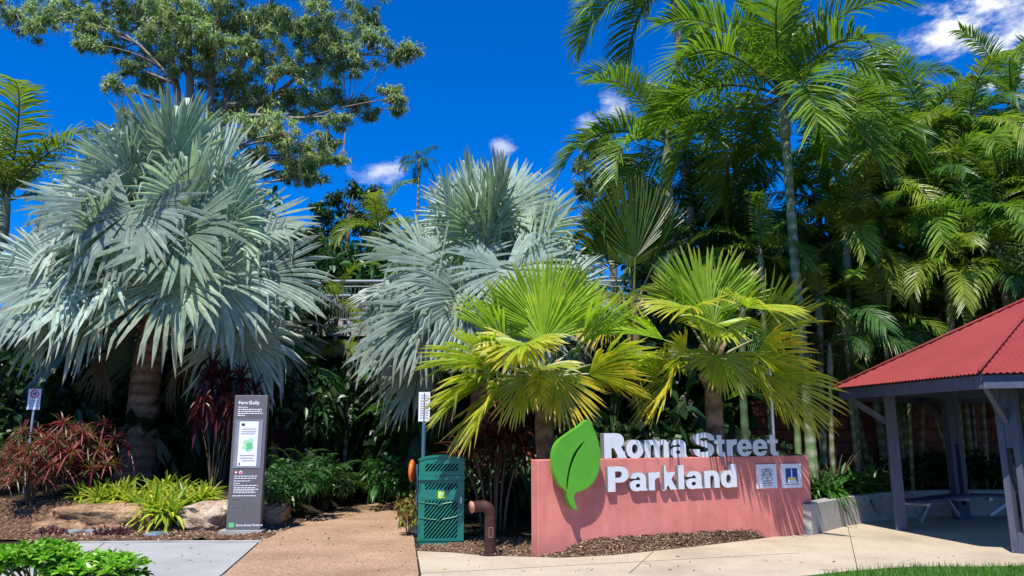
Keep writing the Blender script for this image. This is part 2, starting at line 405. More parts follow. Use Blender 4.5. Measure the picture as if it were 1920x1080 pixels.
# grey concrete in front of the boulders
sheet('pavement', [(-12, 2), (-2.33, 2.0), (-3.13, 7.0), (g(420, 1080)[0] - .03, g(420, 1080)[1]), (g(488, 1019)[0] - .03, g(488, 1019)[1]), g(140, 1021), g(60, 1060), (-12, 9.2)], .018, M_conc_grey)
# cream concrete on the right, running into the pavilion floor
rc = [(-.47, 2), (-.92, 7), (g(785, 1080)[0] + .03, g(785, 1080)[1]), (g(778, 1036)[0] + .03, g(778, 1036)[1]), g(850, 1039), g(900, 1044), g(1050, 1049), g(1150, 1044), g(1300, 1028), g(1400, 1016), g(1480, 1005), g(1526, 999),
      (5.84, 13.6), (6.8, 14.36), (8.45, 15.1), (10.2, 15.2), (12.5, 14.4), (14, 12), (14, 2)]
sheet('pavement', rc, .02, M_conc)
a = Acc()
lj = [g(60, 1060), g(140, 1021), g(488, 1019)]
for p, q in zip(lj[:-1], lj[1:]): beam(a, (p[0], p[1] + .06, -.01), (q[0], q[1] + .06, -.01), .1, .09)
struct(build('kerb_strip', a, M_conc_wall))
# expansion joints cut as thin dark strips
a = Acc()
for p, q in ((g(140, 1062), g(195, 1021)), (g(785, 1079), g(1500, 1040)), (g(1180, 1079), g(1225, 1037)), (g(1610, 1079), g(1590, 990))):
    if p[1] < q[1] or True: beam(a, (*p, .019), (*q, .019), .008, .006)
struct(build('pavement_joint', a, M_black))
# lawn on the near right
lw = [g(1500, 1085), g(1600, 1074), g(1720, 1066), g(1850, 1066), (8.2, 9.7), (14, 9.9), (14, 3), (3.2, 3), (3.4, 8)]
sheet('lawn', lw, .026, M_lawn, .02)
# mulch bank in front of the pink wall
a = Acc(); n, k = 60, 12; vs = []
edge = [g(780, 1034), g(850, 1037), g(900, 1042), g(1000, 1046), g(1050, 1048), g(1150, 1043), g(1300, 1027), g(1400, 1015), g(1480, 1004), g(1524, 999)]
ed = np.array(edge); ex = np.linspace(ed[0, 0], ed[-1, 0], n); ey = np.interp(ex, ed[:, 0], ed[:, 1])
for i in range(n):
    s = (Vector((ex[i], ey[i], 0)) - W0).dot(WT)
    inb = W0 + WT * max(s, -.02) - WN * .03
    if s < 0: inb = Vector((ex[i] + .05, 11.9, 0))
    mh = .17 * sst(.05, .9, s) * (1 if s < 4.2 else .7) if s > 0 else .03
    for j in range(k):
        t = j / (k - 1); p = Vector((ex[i], ey[i], 0)).lerp(inb, t)
        vs.append((p.x, p.y, .006 + mh * sst(0, 1, t) + .012 * rng.normal() * (t > .05)))
a.add(vs, grid_faces(n, k)[:, ::-1], W_)
struct(build('mulch_bed', a, M_mulch, smooth=True))
mulch_v = np.array(vs).reshape(n, k, 3)
# mulch bed left, in front of the boulders
a = Acc(); n, k = 70, 10; vs = []
ex = np.linspace(-11.5, -3.75, n)
for i in range(n):
    for j in range(k):
        y = 11.72 + (14.2 - 11.72) * j / (k - 1)
        if ex[i] < -8.3: y -= .22
        vs.append((ex[i], y, float(H(ex[i], y)) + .008 + .02 * abs(rng.normal())))
a.add(vs, grid_faces(n, k)[:, ::-1], W_)
struct(build('mulch_bed', a, M_mulch, smooth=True))
mulch_l = np.array(vs).reshape(n, k, 3)
# loose chips and fallen leaves on both beds
a = Acc()
def chips(src, m, smin, smax, pal):
    i = rng.integers(0, src.shape[0] - 1, m); j = rng.integers(0, src.shape[1] - 1, m); t = rng.random((m, 2))
    p = src[i, j] * ((1 - t[:, :1]) * (1 - t[:, 1:])) + src[i + 1, j] * (t[:, :1] * (1 - t[:, 1:])) + src[i, j + 1] * ((1 - t[:, :1]) * t[:, 1:]) + src[i + 1, j + 1] * (t[:, :1] * t[:, 1:])
    L = rng.uniform(smin, smax, m); w = L * rng.uniform(.2, .5, m); az = rng.uniform(0, 2 * pi, m); tl = rng.normal(0, .35, m)
    d = np.stack([np.cos(az) * np.cos(tl), np.sin(az) * np.cos(tl), np.sin(tl)], 1) * L[:, None] / 2
    s = np.stack([-np.sin(az), np.cos(az), rng.normal(0, .3, m)], 1) * w[:, None] / 2
    p = p + np.array((0, 0, .014))
    v = np.stack([p - d - s, p + d - s, p + d + s, p - d + s], 1)
    c = np.array(pal)[rng.integers(0, len(pal), m)] * rng.uniform(.6, 1.3, (m, 1))
    a.add(v, np.arange(m * 4).reshape(m, 4), np.repeat(c, 4, 0))
PAL = [(.27, .17, .105), (.38, .26, .165), (.14, .08, .05), (.46, .35, .24), (.22, .13, .08)]
chips(mulch_v, 11000, .012, .042, PAL); chips(mulch_l, 8000, .014, .055, PAL + [(.22, .09, .06)])
lit = np.array([[(x, y, .012) for y in np.linspace(9.0, 14.5, 12)] for x in np.linspace(-4.2, -1.2, 8)]); chips(lit, 70, .03, .07, PAL + [(.35, .22, .08), (.16, .2, .05)])
lit = np.array([[(x, y, .012) for y in np.linspace(9.0, 10.2, 6)] for x in np.linspace(-1.0, 6, 12)]); chips(lit, 70, .02, .06, PAL + [(.35, .22, .08)])
lit = np.array([[(x, y, .010) for y in np.linspace(9.0, 11.5, 6)] for x in np.linspace(-6, -3.6, 8)]); chips(lit, 35, .02, .06, PAL)
struct(build('mulch', a, mat_tint('wood_chip', .9, 30, .3)), 'stuff')
# grass blades
a = Acc(); m = 16000
px = rng.uniform(3.4, 11.5, m); py = rng.uniform(8.0, 9.85, m)
le = np.array([(p[0], p[1]) for p in lw[:6]]); keep = (py < np.interp(px, le[:, 0], le[:, 1]) - .01) & (px > 3.5)
px, py = px[keep], py[keep]; m = len(px); az = rng.uniform(0, 2 * pi, m); h = rng.uniform(.03, .085, m); ln = rng.uniform(0, .05, m)
b0 = np.stack([px, py, np.full(m, .024)], 1); s = np.stack([-np.sin(az), np.cos(az), 0 * az], 1) * .004; tip = b0 + np.stack([np.cos(az) * ln, np.sin(az) * ln, h], 1)
v = np.stack([b0 - s, b0 + s, tip + s * .2, tip - s * .2], 1)
a.add(v, np.arange(m * 4).reshape(m, 4), np.repeat(np.array((.075, .19, .02)) * rng.uniform(.6, 1.3, (m, 1)), 4, 0))
struct(build('grass', a, M_grass), 'stuff')

# ------------------------------------------------------------------ elevated walkway, posts, retaining walls
bw = thing('footbridge', 'elevated walkway with pale steel railing crossing behind the palms', 'footbridge', (0, 20, 0))
DZ = at(640, 612, 20).z
a = Acc(); box(a, (0, .9, DZ - .62), (44, .5, .55)); box(a, (0, .0, DZ - .58), (44, .28, .42)); build('beam', a, M_bridge, bw)
a = Acc(); box(a, (0, .9, DZ - .12), (44, 2.2, .16)); build('deck', a, M_bridge, bw)
a = Acc(); 
for i in range(220):
    x = -22 + i * .2; box(a, (x, -.25, DZ - .09), (.16, .04, .40 + .02 * rng.random()))
build('fascia', a, M_balust, bw)
for yy in (-.18, 1.95):
    a = Acc(); tube(a, [(-22, yy, DZ + 1.2), (22, yy, DZ + 1.2)], .05, 8); tube(a, [(-22, yy, DZ + 1.06), (22, yy, DZ + 1.06)], .02, 8); tube(a, [(-22, yy, DZ + .16), (22, yy, DZ + .16)], .022, 8)
    for i in range(30): x = -21.7 + i * 1.5; box(a, (x, yy, DZ + .6), (.06, .05, 1.2))
    for i in range(400): x = -21.95 + i * .11; tube(a, [(x, yy, DZ + .16), (x, yy, DZ + 1.06)], .008, 4, cap=False)
    build('railing', a, M_rail, bw)
for x in (-15, -4.6, 1.5, 14):
    a = Acc(); tube(a, [(x, 1.0, -.1), (x, 1.0, DZ - .35)], .16, 12); build('column', a, M_bluepost, bw)
p0, p1 = at(316, 845, 18.6), at(338, 640, 18.6)
o = thing('steel_post', 'blue grey raking steel post behind the silver palm trunk', 'post', (p0.x, p0.y, float(H(p0.x, p0.y)) - .05))
a = Acc(); d = (p1 - p0); tube(a, [(0, 0, 0), d * (p1.z + .5 - o.location.z) / d.z], .15, 14); build('shaft', a, M_bluepost, o, smooth=True)
a = Acc(); box(a, (0, 0, .06), (.5, .5, .03)); build('base_plate', a, M_bluepost, o)

o = thing('retaining_wall', 'terracotta coloured block retaining wall behind the picnic shelter', 'wall', (10, 17.3, 0))
a = Acc()
for r_ in range(8):
    for i in range(23): 
        x = -5.5 + i * .6 + (.3 if r_ % 2 else 0); box(a, (x + .3, rng.uniform(-.012, .012), .14 + r_ * .28), (.592, .3, .272))
build('block_courses', a, M_blocks, o)
a = Acc(); box(a, (.3, .0, 2.28), (14.6, .36, .08)); build('coping', a, M_blocks, o)

def wall_path(name, pts, h, w, mat, parent):
    a = Acc(); P = [Vector((*p[:2], 0)) for p in pts]; k = len(P); inn, out = [], []
    for i in range(k):
        d = ((P[min(i + 1, k - 1)] - P[i]).normalized() + (P[i] - P[max(i - 1, 0)]).normalized()).normalized()
        nrm = Vector((-d.y, d.x, 0)); out.append(P[i]); inn.append(P[i] + nrm * w)
    vs = []
    for i in range(k): vs += [(*out[i][:2], -.05), (*out[i][:2], h - .015), (*(out[i].lerp(inn[i], .08))[:2], h), (*(out[i].lerp(inn[i], .92))[:2], h), (*inn[i][:2], h - .015), (*inn[i][:2], -.05)]
    f = grid_faces(k, 6); a.add(vs, f, W_)
    e = (k - 1) * 6; a.add([vs[i] for i in (0, 1, 4, 5)] + [vs[e + i] for i in (0, 1, 4, 5)], [(0, 1, 2, 3), (7, 6, 5, 4)], W_)
    return build(name, a, mat, parent)
o = wall_path('planter_wall', [(4.74, 12.30), (5.2, 12.82), (5.84, 13.55), (6.8, 14.3), (7.6, 14.85), (8.5, 15.13), (10.2, 15.23), (12.5, 14.45), (14, 12.4)], .50, .22, M_conc_wall, None)
tag(o, 'low grey concrete planter wall curving round behind the shelter', 'wall')

struct(flat('planter_soil', [[(4.76, 12.42), (5.78, 13.62), (6.72, 14.4), (7.55, 14.97), (8.5, 15.25), (10.2, 15.35), (12.5, 14.6), (14, 12.6), (17, 12.6), (17, 17.1), (4.9, 17.1)]], .05, M_soil)).location.z = .42
# ------------------------------------------------------------------ the pink sign
def field(xs, ys): return np.meshgrid(xs, ys, indexing='ij')
rect = lambda x, y, x0, y0, x1, y1: np.maximum(np.maximum(x0 - x, x - x1), np.maximum(y0 - y, y - y1))
def se(x, y, cx, cy, rx, ry, p=2.25): return ((np.abs((x - cx) / rx) ** p + np.abs((y - cy) / ry) ** p) ** (1 / p) - 1) * min(rx, ry)
def seg(x, y, x0, y0, x1, y1, hw):
    dx, dy = x1 - x0, y1 - y0; L = math.hypot(dx, dy); t = np.clip(((x - x0) * dx + (y - y0) * dy) / L ** 2, -.5, 1.5)
    return np.hypot(x - x0 - t * dx, y - y0 - t * dy) - hw
mn = lambda *a: np.minimum.reduce(a)
mxm = lambda *a: np.maximum.reduce(a)
def g_o(x, y): return mxm(se(x, y, 34, 36, 34, 37.5), -se(x, y, 34, 36, 11.5, 19)), 68
def g_n(x, y): return mn(rect(x, y, 0, 0, 24, 72), mxm(se(x, y, 34, 40, 30, 34), 38 - y, -se(x, y, 32.5, 38, 8.5, 15)), rect(x, y, 41, 0, 64, 40)), 64
def g_m(x, y):
    return mn(rect(x, y, 0, 0, 23, 72), mxm(se(x, y, 37, 40, 23.5, 34), 38 - y, -se(x, y, 30.5, 38, 7.5, 15)), rect(x, y, 38, 0, 60, 40),
              mxm(se(x, y, 73, 40, 24.5, 34), 38 - y, -se(x, y, 67.5, 38, 7.5, 15)), rect(x, y, 75, 0, 97, 40)), 97
def g_r(x, y): return mn(rect(x, y, 0, 0, 24, 72), mxm(se(x, y, 42, 38, 32, 36), -se(x, y, 44, 34, 20, 17), x - 44, 34 - y)), 44
def g_l(x, y): return rect(x, y, 0, 0, 24, 100), 24
def g_d(x, y): return mn(mxm(se(x, y, 30, 36, 30, 37.5), -se(x, y, 31.5, 36, 9.5, 19), x - 50), rect(x, y, 41, 0, 65, 100)), 65
def g_a(x, y):
    top = mxm(se(x, y, 32, 46, 29, 28), -se(x, y, 30.5, 42, 8, 14), np.where(x < 24, 50 - y, 44 - y))
    bowl = mxm(se(x, y, 25, 21, 25, 22.5), -se(x, y, 30, 21, 8.5, 8))
    stem = rect(x, y, 38.5, 4, 61, 48); foot = mxm(rect(x, y, 40, 0, 66, 20), (x - 61) * 1.0 - (14 - y) * .4)
    return mn(top, mxm(bowl, x - 42), stem, foot), 66
def g_e(x, y):
    out = se(x, y, 33, 36, 33, 37.5); ring = mxm(out, -se(x, y, 33, 36, 11, 20.5))
    return mxm(mn(ring, mxm(rect(x, y, 8, 30, 60, 43), out)), -rect(x, y, 32, 21, 90, 30.5)), 66
def g_t(x, y): return mn(rect(x, y, 14, 18, 38, 92), rect(x, y, 0, 55, 52, 72), mxm(se(x, y, 36, 22, 22, 23), x - 40, y - 30), rect(x, y, 34, -.8, 52, 18)), 52
def g_k(x, y): return mn(rect(x, y, 0, 0, 24, 100), mxm(seg(x, y, 20, 24, 54, 72, 12.5), y - 72, 12 - x), mxm(seg(x, y, 32, 44, 58, 0, 13), -y)), 71
def bowlP(x, y, y0, rx):
    cy = (y0 + 100) / 2; ry = (100 - y0) / 2
    return mxm(mn(rect(x, y, 0, y0, 42, 100), se(x, y, 42, cy, rx, ry)), -mn(rect(x, y, 26, cy - ry + 19, 40, cy + ry - 19), se(x, y, 40, cy, rx - 22, ry - 19)))
def g_P(x, y): return mn(rect(x, y, 0, 0, 26, 100), bowlP(x, y, 36, 32)), 74
def g_R(x, y): return mn(rect(x, y, 0, 0, 26, 100), bowlP(x, y, 40, 31), mxm(seg(x, y, 44, 52, 60, 18, 13.5), -y), rect(x, y, 48, 0, 76, 26)), 76
def g_S(x, y):
    P = [(66, 72), (62, 84), (48, 91), (34, 91), (17, 86), (13, 73), (20, 61), (38, 53.5), (57, 45), (63, 29), (56, 14), (38, 9), (20, 11), (11, 20), (8.5, 34)]
    P = np.array(P, float); f = np.full(x.shape, 99.)
    L = smooth_loop(np.concatenate([P, P[-2:0:-1]]), 5)[:5 * (len(P) - 1) + 1]
    for (a0, b0), (a1, b1) in zip(L[:-1], L[1:]):
        dx, dy = a1 - a0, b1 - b0; t = np.clip(((x - a0) * dx + (y - b0) * dy) / (dx * dx + dy * dy + 1e-9), 0, 1)
        f = np.minimum(f, np.hypot(x - a0 - t * dx, y - b0 - t * dy) - 11)
    return mxm(f, np.where((x > 45) & (y > 60), 70 - y, -99), np.where((x < 26) & (y < 50), y - 32, -99)), 74
def outline(fn, res=1.0, xmax=110, ymin=-6, ymax=108, xmin=-6):
    xs = np.arange(xmin, xmax, res) + .137; ys = np.arange(ymin, ymax, res) + .173
    X, Y = field(xs, ys); r = fn(X, Y); w = None
    if isinstance(r, tuple): r, w = r
    f = r; nxt = {}
    def pt(i, j, k, l):
        a, b = f[i, j], f[k, l]; t = a / (a - b)
        return (xs[i] + (xs[k] - xs[i]) * t, ys[j] + (ys[l] - ys[j]) * t)
    ins = f < 0; segs = {}
    cells = np.argwhere((ins[:-1, :-1].astype(int) + ins[1:, :-1] + ins[1:, 1:] + ins[:-1, 1:]) % 4 != 0)
    for i, j in cells:
        c = [(i, j), (i + 1, j), (i + 1, j + 1), (i, j + 1)]
        ent, ext = [], []
        for q in range(4):
            A, B = c[q], c[(q + 1) % 4]
            if ins[A] and not ins[B]: ent.append((min(A, B), max(A, B)))
            if ins[B] and not ins[A]: ext.append((min(A, B), max(A, B)))
        for e_, x_ in zip(ent, ext): segs[e_] = x_
    loops = []
    while segs:
        s0 = next(iter(segs)); cur = s0; lp = []
        while cur in segs:
            (i, j), (k, l) = cur; lp.append(pt(i, j, k, l)); cur = segs.pop(cur)
        lp = np.array(lp)
        for _ in range(2):
            if len(lp) < 8: break
            p, q = np.roll(lp, 1, 0), np.roll(lp, -1, 0)
            d1 = lp - p; d2 = q - lp; cr = np.abs(d1[:, 0] * d2[:, 1] - d1[:, 1] * d2[:, 0]) / (np.linalg.norm(q - p, axis=1) + 1e-9)
            keep = (cr > .03) | (np.arange(len(lp)) % 2 == 0)
            lp = lp[keep]
        if len(lp) > 4: loops.append(lp)
    return loops, w

sign = thing('park_sign', 'salmon pink rendered wall sign with white raised words and a green leaf', 'sign', W0, WROT)
# in the sign's own space: x along the wall, -y out of its face, z up
a = Acc(); box(a, (WLEN / 2, .10, WH / 2 - .1), (WLEN, .2, WH + .2))
wl = build('wall', a, M_pink, sign)
bv = wl.modifiers.new('bevel', 'BEVEL'); bv.width = .012; bv.segments = 2
def sgn(px, py, off=0):
    s, z = onwall(px, py, off); return s, z
M_return = mat_plain('shaded_letter_return', (.20, .20, .20), .5, .4, 0, .08, 6)  # letter sides darker than the faces: their shade is put into the colour
def letter(fn, c0, c1, z0, caph, front, depth):
    s0 = sgn(1110 + c0 / 5.19, 850, front)[0]; s1 = sgn(1110 + c1 / 5.19, 850, front)[0]
    loops, w = outline(fn)
    kx = (s1 - s0) / w; ky = caph / 100
    loops = [np.stack([l[:, 0] * kx + s0, l[:, 1] * ky + z0], 1) for l in loops]
    o = flat('letter', loops, depth, M_white, sign, plane_M((0, -front + depth / 2, 0), (1, 0, 0), (0, 0, 1)))
    o.data.materials.append(M_return)
    for p_ in o.data.polygons: p_.material_index = 0 if abs(p_.normal.z) > .7 else 1
capR = sgn(1135, 812.3, -.01)[1] - WH - .003
for fn, c0, c1 in ((g_R, 120, 322), (g_o, 335, 502), (g_m, 515, 752), (g_a, 766, 928), (g_S, 996, 1192), (g_t, 1194, 1296), (g_r, 1315, 1415), (g_e, 1418, 1558), (g_e, 1568, 1710), (g_t, 1712, 1815)):
    letter(fn, c0, c1, WH + .003, capR, -.01, .10)
zP = sgn(1145, 922.5, .08)[1]; capP = sgn(1145, 875.2, .08)[1] - zP
for fn, c0, c1 in ((g_P, 148, 350), (g_a, 362, 530), (g_r, 543, 650), (g_k, 664, 808), (g_l, 830, 886), (g_a, 905, 1066), (g_n, 1082, 1228), (g_d, 1240, 1396)):
    letter(fn, c0, c1, zP, capP, .07, .069)
# green leaf emblem
LF = .19
def q7(pts): return [sgn(980 + x / 2.841, 700 + y / 2.841, LF) for x, y in pts]
leaf = q7([(350, 248), (372, 280), (396, 340), (411, 400), (414, 455), (405, 520), (378, 578), (342, 612), (306, 628), (282, 636), (274, 660), (281, 695), (290, 716), (276, 726), (254, 700), (240, 664), (233, 628), (200, 598), (175, 552), (164, 490), (168, 420), (190, 366), (240, 325), (300, 284)])
vein = q7([(330, 360), (300, 388), (268, 436), (247, 500), (236, 560), (233, 612), (241, 618), (249, 560), (262, 500), (290, 430), (316, 388)])
lp = smooth_loop(leaf, 5)
flat('leaf_emblem', [lp, smooth_loop(vein, 4)], .10, M_green, sign, plane_M((0, -LF + .05, 0), (1, 0, 0), (0, 0, 1)))
cen = lp.mean(0); flat('slot_shade_sheet', [cen + (lp - cen) * .93], .02, M_dkgreen, sign, plane_M((0, -LF + .112, 0), (1, 0, 0), (0, 0, 1)))  # dark sheet added so that the vein slot shows shade within
a = Acc()
for s_, z_ in ((cen[0] - .1, cen[1] - .05), (cen[0] + .1, cen[1] - .1)): tube(a, [(s_, -.07, z_ - .1), (s_, .0, z_ - .1)], .02, 8)
build('bracket', a, M_steel, sign)
# two plaques
def panel(cx0, cy0, cx1, cy1):
    s0, z1 = sgn(cx0, cy0, .02); s1, z0 = sgn(cx1, cy1, .02)
    a = Acc(); box(a, ((s0 + s1) / 2, -.011, (z0 + z1) / 2), (s1 - s0, .022, z1 - z0)); o = build('plaque', a, M_signwhite, sign)
    return o, s0, z0, s1 - s0, z1 - z0
pq, s0, z0, w, h = panel(1418, 871, 1458, 915)
def pz(u, v, y=-.0235): return (s0 + u * w, y, z0 + v * h)
a = Acc()       # crest: crown, shield with quarters, two supporters, scroll
def bar(u0, v0, u1, v1, th, y=-.0235): beam(a, pz(u0, v0, y), pz(u1, v1, y), .002, th * w, up=(0, 0, 1) if abs(v1 - v0) * h < abs(u1 - u0) * w else (1, 0, 0))
for u in (.36, .43, .5, .57, .64): bar(u, .78, u, .84 + .03 * (u == .5), .03)
bar(.34, .77, .66, .77, .05)
bar(.38, .70, .62, .70, .04); bar(.38, .70, .38, .50, .04); bar(.62, .70, .62, .50, .04); bar(.38, .5, .5, .40, .04); bar(.62, .5, .5, .40, .04); bar(.5, .7, .5, .42, .025); bar(.38, .57, .62, .57, .025)
for m_ in (1, -1):
    f_ = lambda u: .5 + m_ * (u - .5)
    bar(f_(.70), .44, f_(.68), .62, .05); bar(f_(.68), .62, f_(.76), .74, .045); bar(f_(.76), .74, f_(.70), .79, .04); bar(f_(.67), .57, f_(.61), .66, .035); bar(f_(.70), .46, f_(.78), .36, .04); bar(f_(.72), .52, f_(.80), .60, .03)
bar(.28, .33, .42, .30, .035); bar(.42, .30, .58, .30, .035); bar(.58, .30, .72, .33, .035); bar(.44, .37, .5, .33, .03); bar(.56, .37, .5, .33, .03)
build('crest', a, M_greyprint, pq)
a = Acc(); bar(.26, .215, .48, .215, .045); bar(.5, .215, .74, .215, .045); bar(.3, .12, .46, .12, .03); bar(.49, .12, .7, .12, .03); build('caption', a, M_greyprint, pq)
pq, s0, z0, w, h = panel(1464, 870, 1504, 914)
a = Acc(); box(a, pz(.5, .52, -.0228), (w * .60, .002, h * .58)); build('emblem_field', a, M_blue, pq)
a = Acc(); bar(.5, .42, .5, .76, .05, -.0245); bar(.44, .42, .56, .42, .06, -.0245); bar(.5, .76, .5, .79, .02, -.0245); build('emblem_tower', a, M_signwhite, pq)
a = Acc(); bar(.30, .38, .70, .38, .10, -.0242); build('emblem_hall', a, M_yel, pq)
a = Acc(); bar(.28, .28, .72, .28, .08, -.0242); build('emblem_wave', a, M_signwhite, pq)
a = Acc(); bar(.12, .15, .40, .15, .035); bar(.44, .15, .62, .15, .035); bar(.66, .15, .88, .15, .035); build('caption', a, M_greyprint, pq)

# ------------------------------------------------------------------ information totem
B0, B1 = G(423, 1004), G(486, 1004)
tw = (B1 - B0).length; th = at(464, 741, B0.y).z
totem = thing('information_totem', 'tall grey information pillar with map panel titled Fern Gully', 'sign', ((B0 + B1) / 2), R(3))
a = Acc(); box(a, (0, .06, th / 2 + .02), (tw, .12, th - .04)); o = build('pillar', a, M_grey, totem); bv = o.modifiers.new('b', 'BEVEL'); bv.width = .006; bv.segments = 2
a = Acc(); box(a, (-.02, .06, .03), (tw + .14, .3, .1)); build('plinth', a, M_conc_wall, totem)
def tp(u, v, y=0): return Vector(((u - .5) * tw, y, v * th))
def vrow(py): return (1004 - py) / (1004 - 741)
def tbar(a, u0, u1, py, hpx, y=-.003): box(a, tp((u0 + u1) / 2, vrow(py), y), ((u1 - u0) * tw, .004, hpx / 263 * th))
a = Acc()
tbar(a, .085, .11, 834, 92, -.006); tbar(a, .875, .9, 834, 92, -.006); tbar(a, .11, .875, 789, 2, -.006); tbar(a, .11, .875, 879, 2, -.006); tbar(a, .112, .873, 834, 87, -.002)
fr = build('map_case', a, M_greylight, totem)
a = Acc(); tbar(a, .205, .775, 834, 85, -.006); mapo = build('map_sheet', a, M_signwhite, totem)
a = Acc(); tbar(a, .27, .36, 797.5, 4.5, -.0095); tbar(a, .25, .29, 872, 4, -.0095); build('map_badge', a, M_dark, mapo)
def blob(cu, cpy, r, k, seed):
    rg = np.random.default_rng(seed); n_ = 14; an = np.arange(n_) * 2 * pi / n_; rr = r * rg.uniform(.65, 1.2, n_)
    return smooth_loop(np.stack([(cu - .5) * tw + rr * np.cos(an), vrow(cpy) * th + k * rr * np.sin(an)], 1), 4)
MT = plane_M((0, -.0095, 0), (1, 0, 0), (0, 0, 1))
flat('map_surround', [blob(.50, 836, .10, 1.15, 3)], .002, M_palegreen, mapo, MT)
flat('map_park', [blob(.52, 838, .055, 1.3, 5)], .002, M_mint, mapo, plane_M((0, -.0115, 0), (1, 0, 0), (0, 0, 1)))
a = Acc()
for py, u0, u1 in ((806, .3, .7), (811, .27, .72), (815, .27, .68), (856, .27, .7), (861, .27, .66), (866, .34, .72)): tbar(a, u0, u1, py, 1.0, -.0092)
build('map_caption', a, M_printfaint, mapo)
ztop = lambda py, u, y=-.0012: plane_M(tp(u, vrow(py), y), (1, 0, 0), (0, 0, 1))
for w_, u_ in (('Fern', .12), ('Gully', .43)): words('title_word', w_, .076, M_print, totem, ztop(758.5, u_), .022)
def lines(name, rows, mat, hpx=1.6):
    a = Acc()
    for py, u0, u1 in rows:
        u = u0
        while u < u1:
            w_ = min(random.uniform(.04, .12), u1 - u)
            if w_ > .015: tbar(a, u, u + w_, py, hpx, -.0015)
            u += w_ + .018
    return build(name, a, mat, totem)
words('heading_lettering', 'Welcome', .036, M_print, totem, ztop(765.5, .12), .02)
lines('paragraph', [(768.5, .12, .84), (772.3, .12, .84), (776.2, .12, .88), (780, .12, .34)], M_print)
lines('paragraph', [(895, .14, .85), (899, .14, .80), (904, .14, .62), (908.5, .14, .32), (912.5, .14, .86), (916.5, .15, .78), (919.5, .15, .88), (922.5, .15, .80), (925.5, .15, .80), (931.5, .13, .82)], M_printfaint if False else M_print, 1.3)
a = Acc(); tbar(a, .12, .40, 936.3, .7); tbar(a, .10, .32, 951, .7); box(a, tp(.40, vrow(949), -.003), (.006, .004, .22)); build('faint_diagram', a, M_printfaint, totem)
def disc(name, u, py, r, mat, par, y=-.003):
    an = np.arange(20) * 2 * pi / 20
    return flat(name, [np.stack([r * np.cos(an), r * np.sin(an)], 1)], .003, mat, par, plane_M(tp(u, vrow(py), y), (1, 0, 0), (0, 0, 1)))
disc('pictogram', .19, 888, .026, M_redp, totem); disc('pictogram_mark', .19, 888, .014, M_print, totem, -.006)
disc('pictogram', .33, 888, .026, M_print, totem); disc('pictogram_mark', .33, 888, .015, M_redp, totem, -.006)
a = Acc(); tbar(a, .08, .235, 985, 8.5, -.0025); build('logo_square', a, M_mint, totem)
words('park_name_lettering', 'Roma Street Parkland', .043, M_print, totem, ztop(987, .29), .02)

# ------------------------------------------------------------------ litter bin, pipe light, signposts
bb = G(826, 1022); bwid = (G(870, 1022) - G(784, 1022)).length; bh = at(826, 866, bb.y).z + .04
binn = thing('litter_bin', 'dark green metal park bin with diagonal slots and arched lid', 'bin', (bb.x, bb.y, .02), R(4))
dp = .62
def binface(name, y0, y1, rows, arch=0.0):
    def fn(x, y):
        f = rect(x, y, 0, y0, bwid * 100, y1)
        if arch: f = np.maximum(f, y - (y1 - arch * ((x / (bwid * 100) - .5) * 2) ** 2))
        for a0, a1 in rows:
            w_ = 3.0
            for k_ in range(-18, 30):
                xs0 = 10 + k_ * 5.4
                t = (x - xs0) - (y - a0) * .85
                band = np.maximum(np.abs(t) * .76 - 1.15, np.maximum(np.maximum(9 - x, x - (bwid * 100 - 9)), np.maximum(a0 - y, y - a1)))
                f = np.maximum(f, -band)
        return f, 1
    lo, _ = outline(fn, .8, bwid * 100 + 6, y0 - 5, y1 + 5)
    return flat(name, [l / 100 for l in lo], .02, M_bin, binn, plane_M((-bwid / 2, -.01, 0), (1, 0, 0), (0, 0, 1)))
H_ = bh * 100
binface('door_panel', 4, H_ * .735, [(H_ * .06, H_ * .50)] + [(H_ * .625, H_ * .70)])
binface('lid_panel', H_ * .79, H_, [(H_ * .84, H_ * .93)], 5.0)
a = Acc(); box(a, (0, dp / 2 + .03, bh * .37), (bwid - .06, dp - .06, bh * .70)); box(a, (0, dp / 2 + .03, bh * .86), (bwid - .06, dp - .06, bh * .16)); build('dark_interior', a, mat_plain('bin_interior_shade', (.004, .03, .024), .7, .2), binn)  # near-black box; the unlit inside of the bin is put into its colour
a = Acc()
for sx in (-1, 1): box(a, (sx * (bwid / 2 - .012), dp / 2 + .001, bh * .47), (.024, dp, bh * .93))
box(a, (0, dp - .01, bh * .47), (bwid - .05, .02, bh * .93)); build('side_panel', a, M_bin, binn)
a = Acc(); k = 13; u = np.linspace(-1, 1, k); vs = []
for yy in (-.03, dp + .02):
    for t in u: vs.append((t * (bwid / 2 + .015), yy, bh - .05 * t * t + .004))
for yy in (-.03, dp + .02):
    for t in u: vs.append((t * (bwid / 2 + .015), yy, bh - .05 * t * t + .03))
a.add(vs, np.concatenate([grid_faces(2, k), grid_faces(2, k, 2 * k)[:, ::-1]]), W_)
a.add([vs[i] for i in list(range(k)) + list(range(2 * k, 3 * k))], grid_faces(2, k)[:, ::-1], W_)
build('lid', a, M_bin, binn)
a = Acc(); box(a, (0, -.022, bh * .763), (bwid + .01, .05, bh * .05)); build('ledge', a, M_bin, binn)
a = Acc(); box(a, (0, .25, .01), (bwid - .04, dp - .1, .06)); build('base', a, M_bin, binn)
a = Acc(); box(a, (.0, -.025, bh * .565), (.10, .004, .10)); lb = build('sticker', a, M_lime, binn)
a = Acc(); box(a, (0, -.028, bh * .572), (.05, .003, .035)); box(a, (0, -.028, bh * .547), (.06, .003, .008)); build('sticker_mark', a, M_palegreen, lb)
a = Acc(); box(a, (0, -.0215, bh * .565), (bwid * .80, .004, bh * .10)); build('door_band', a, M_bin, binn)
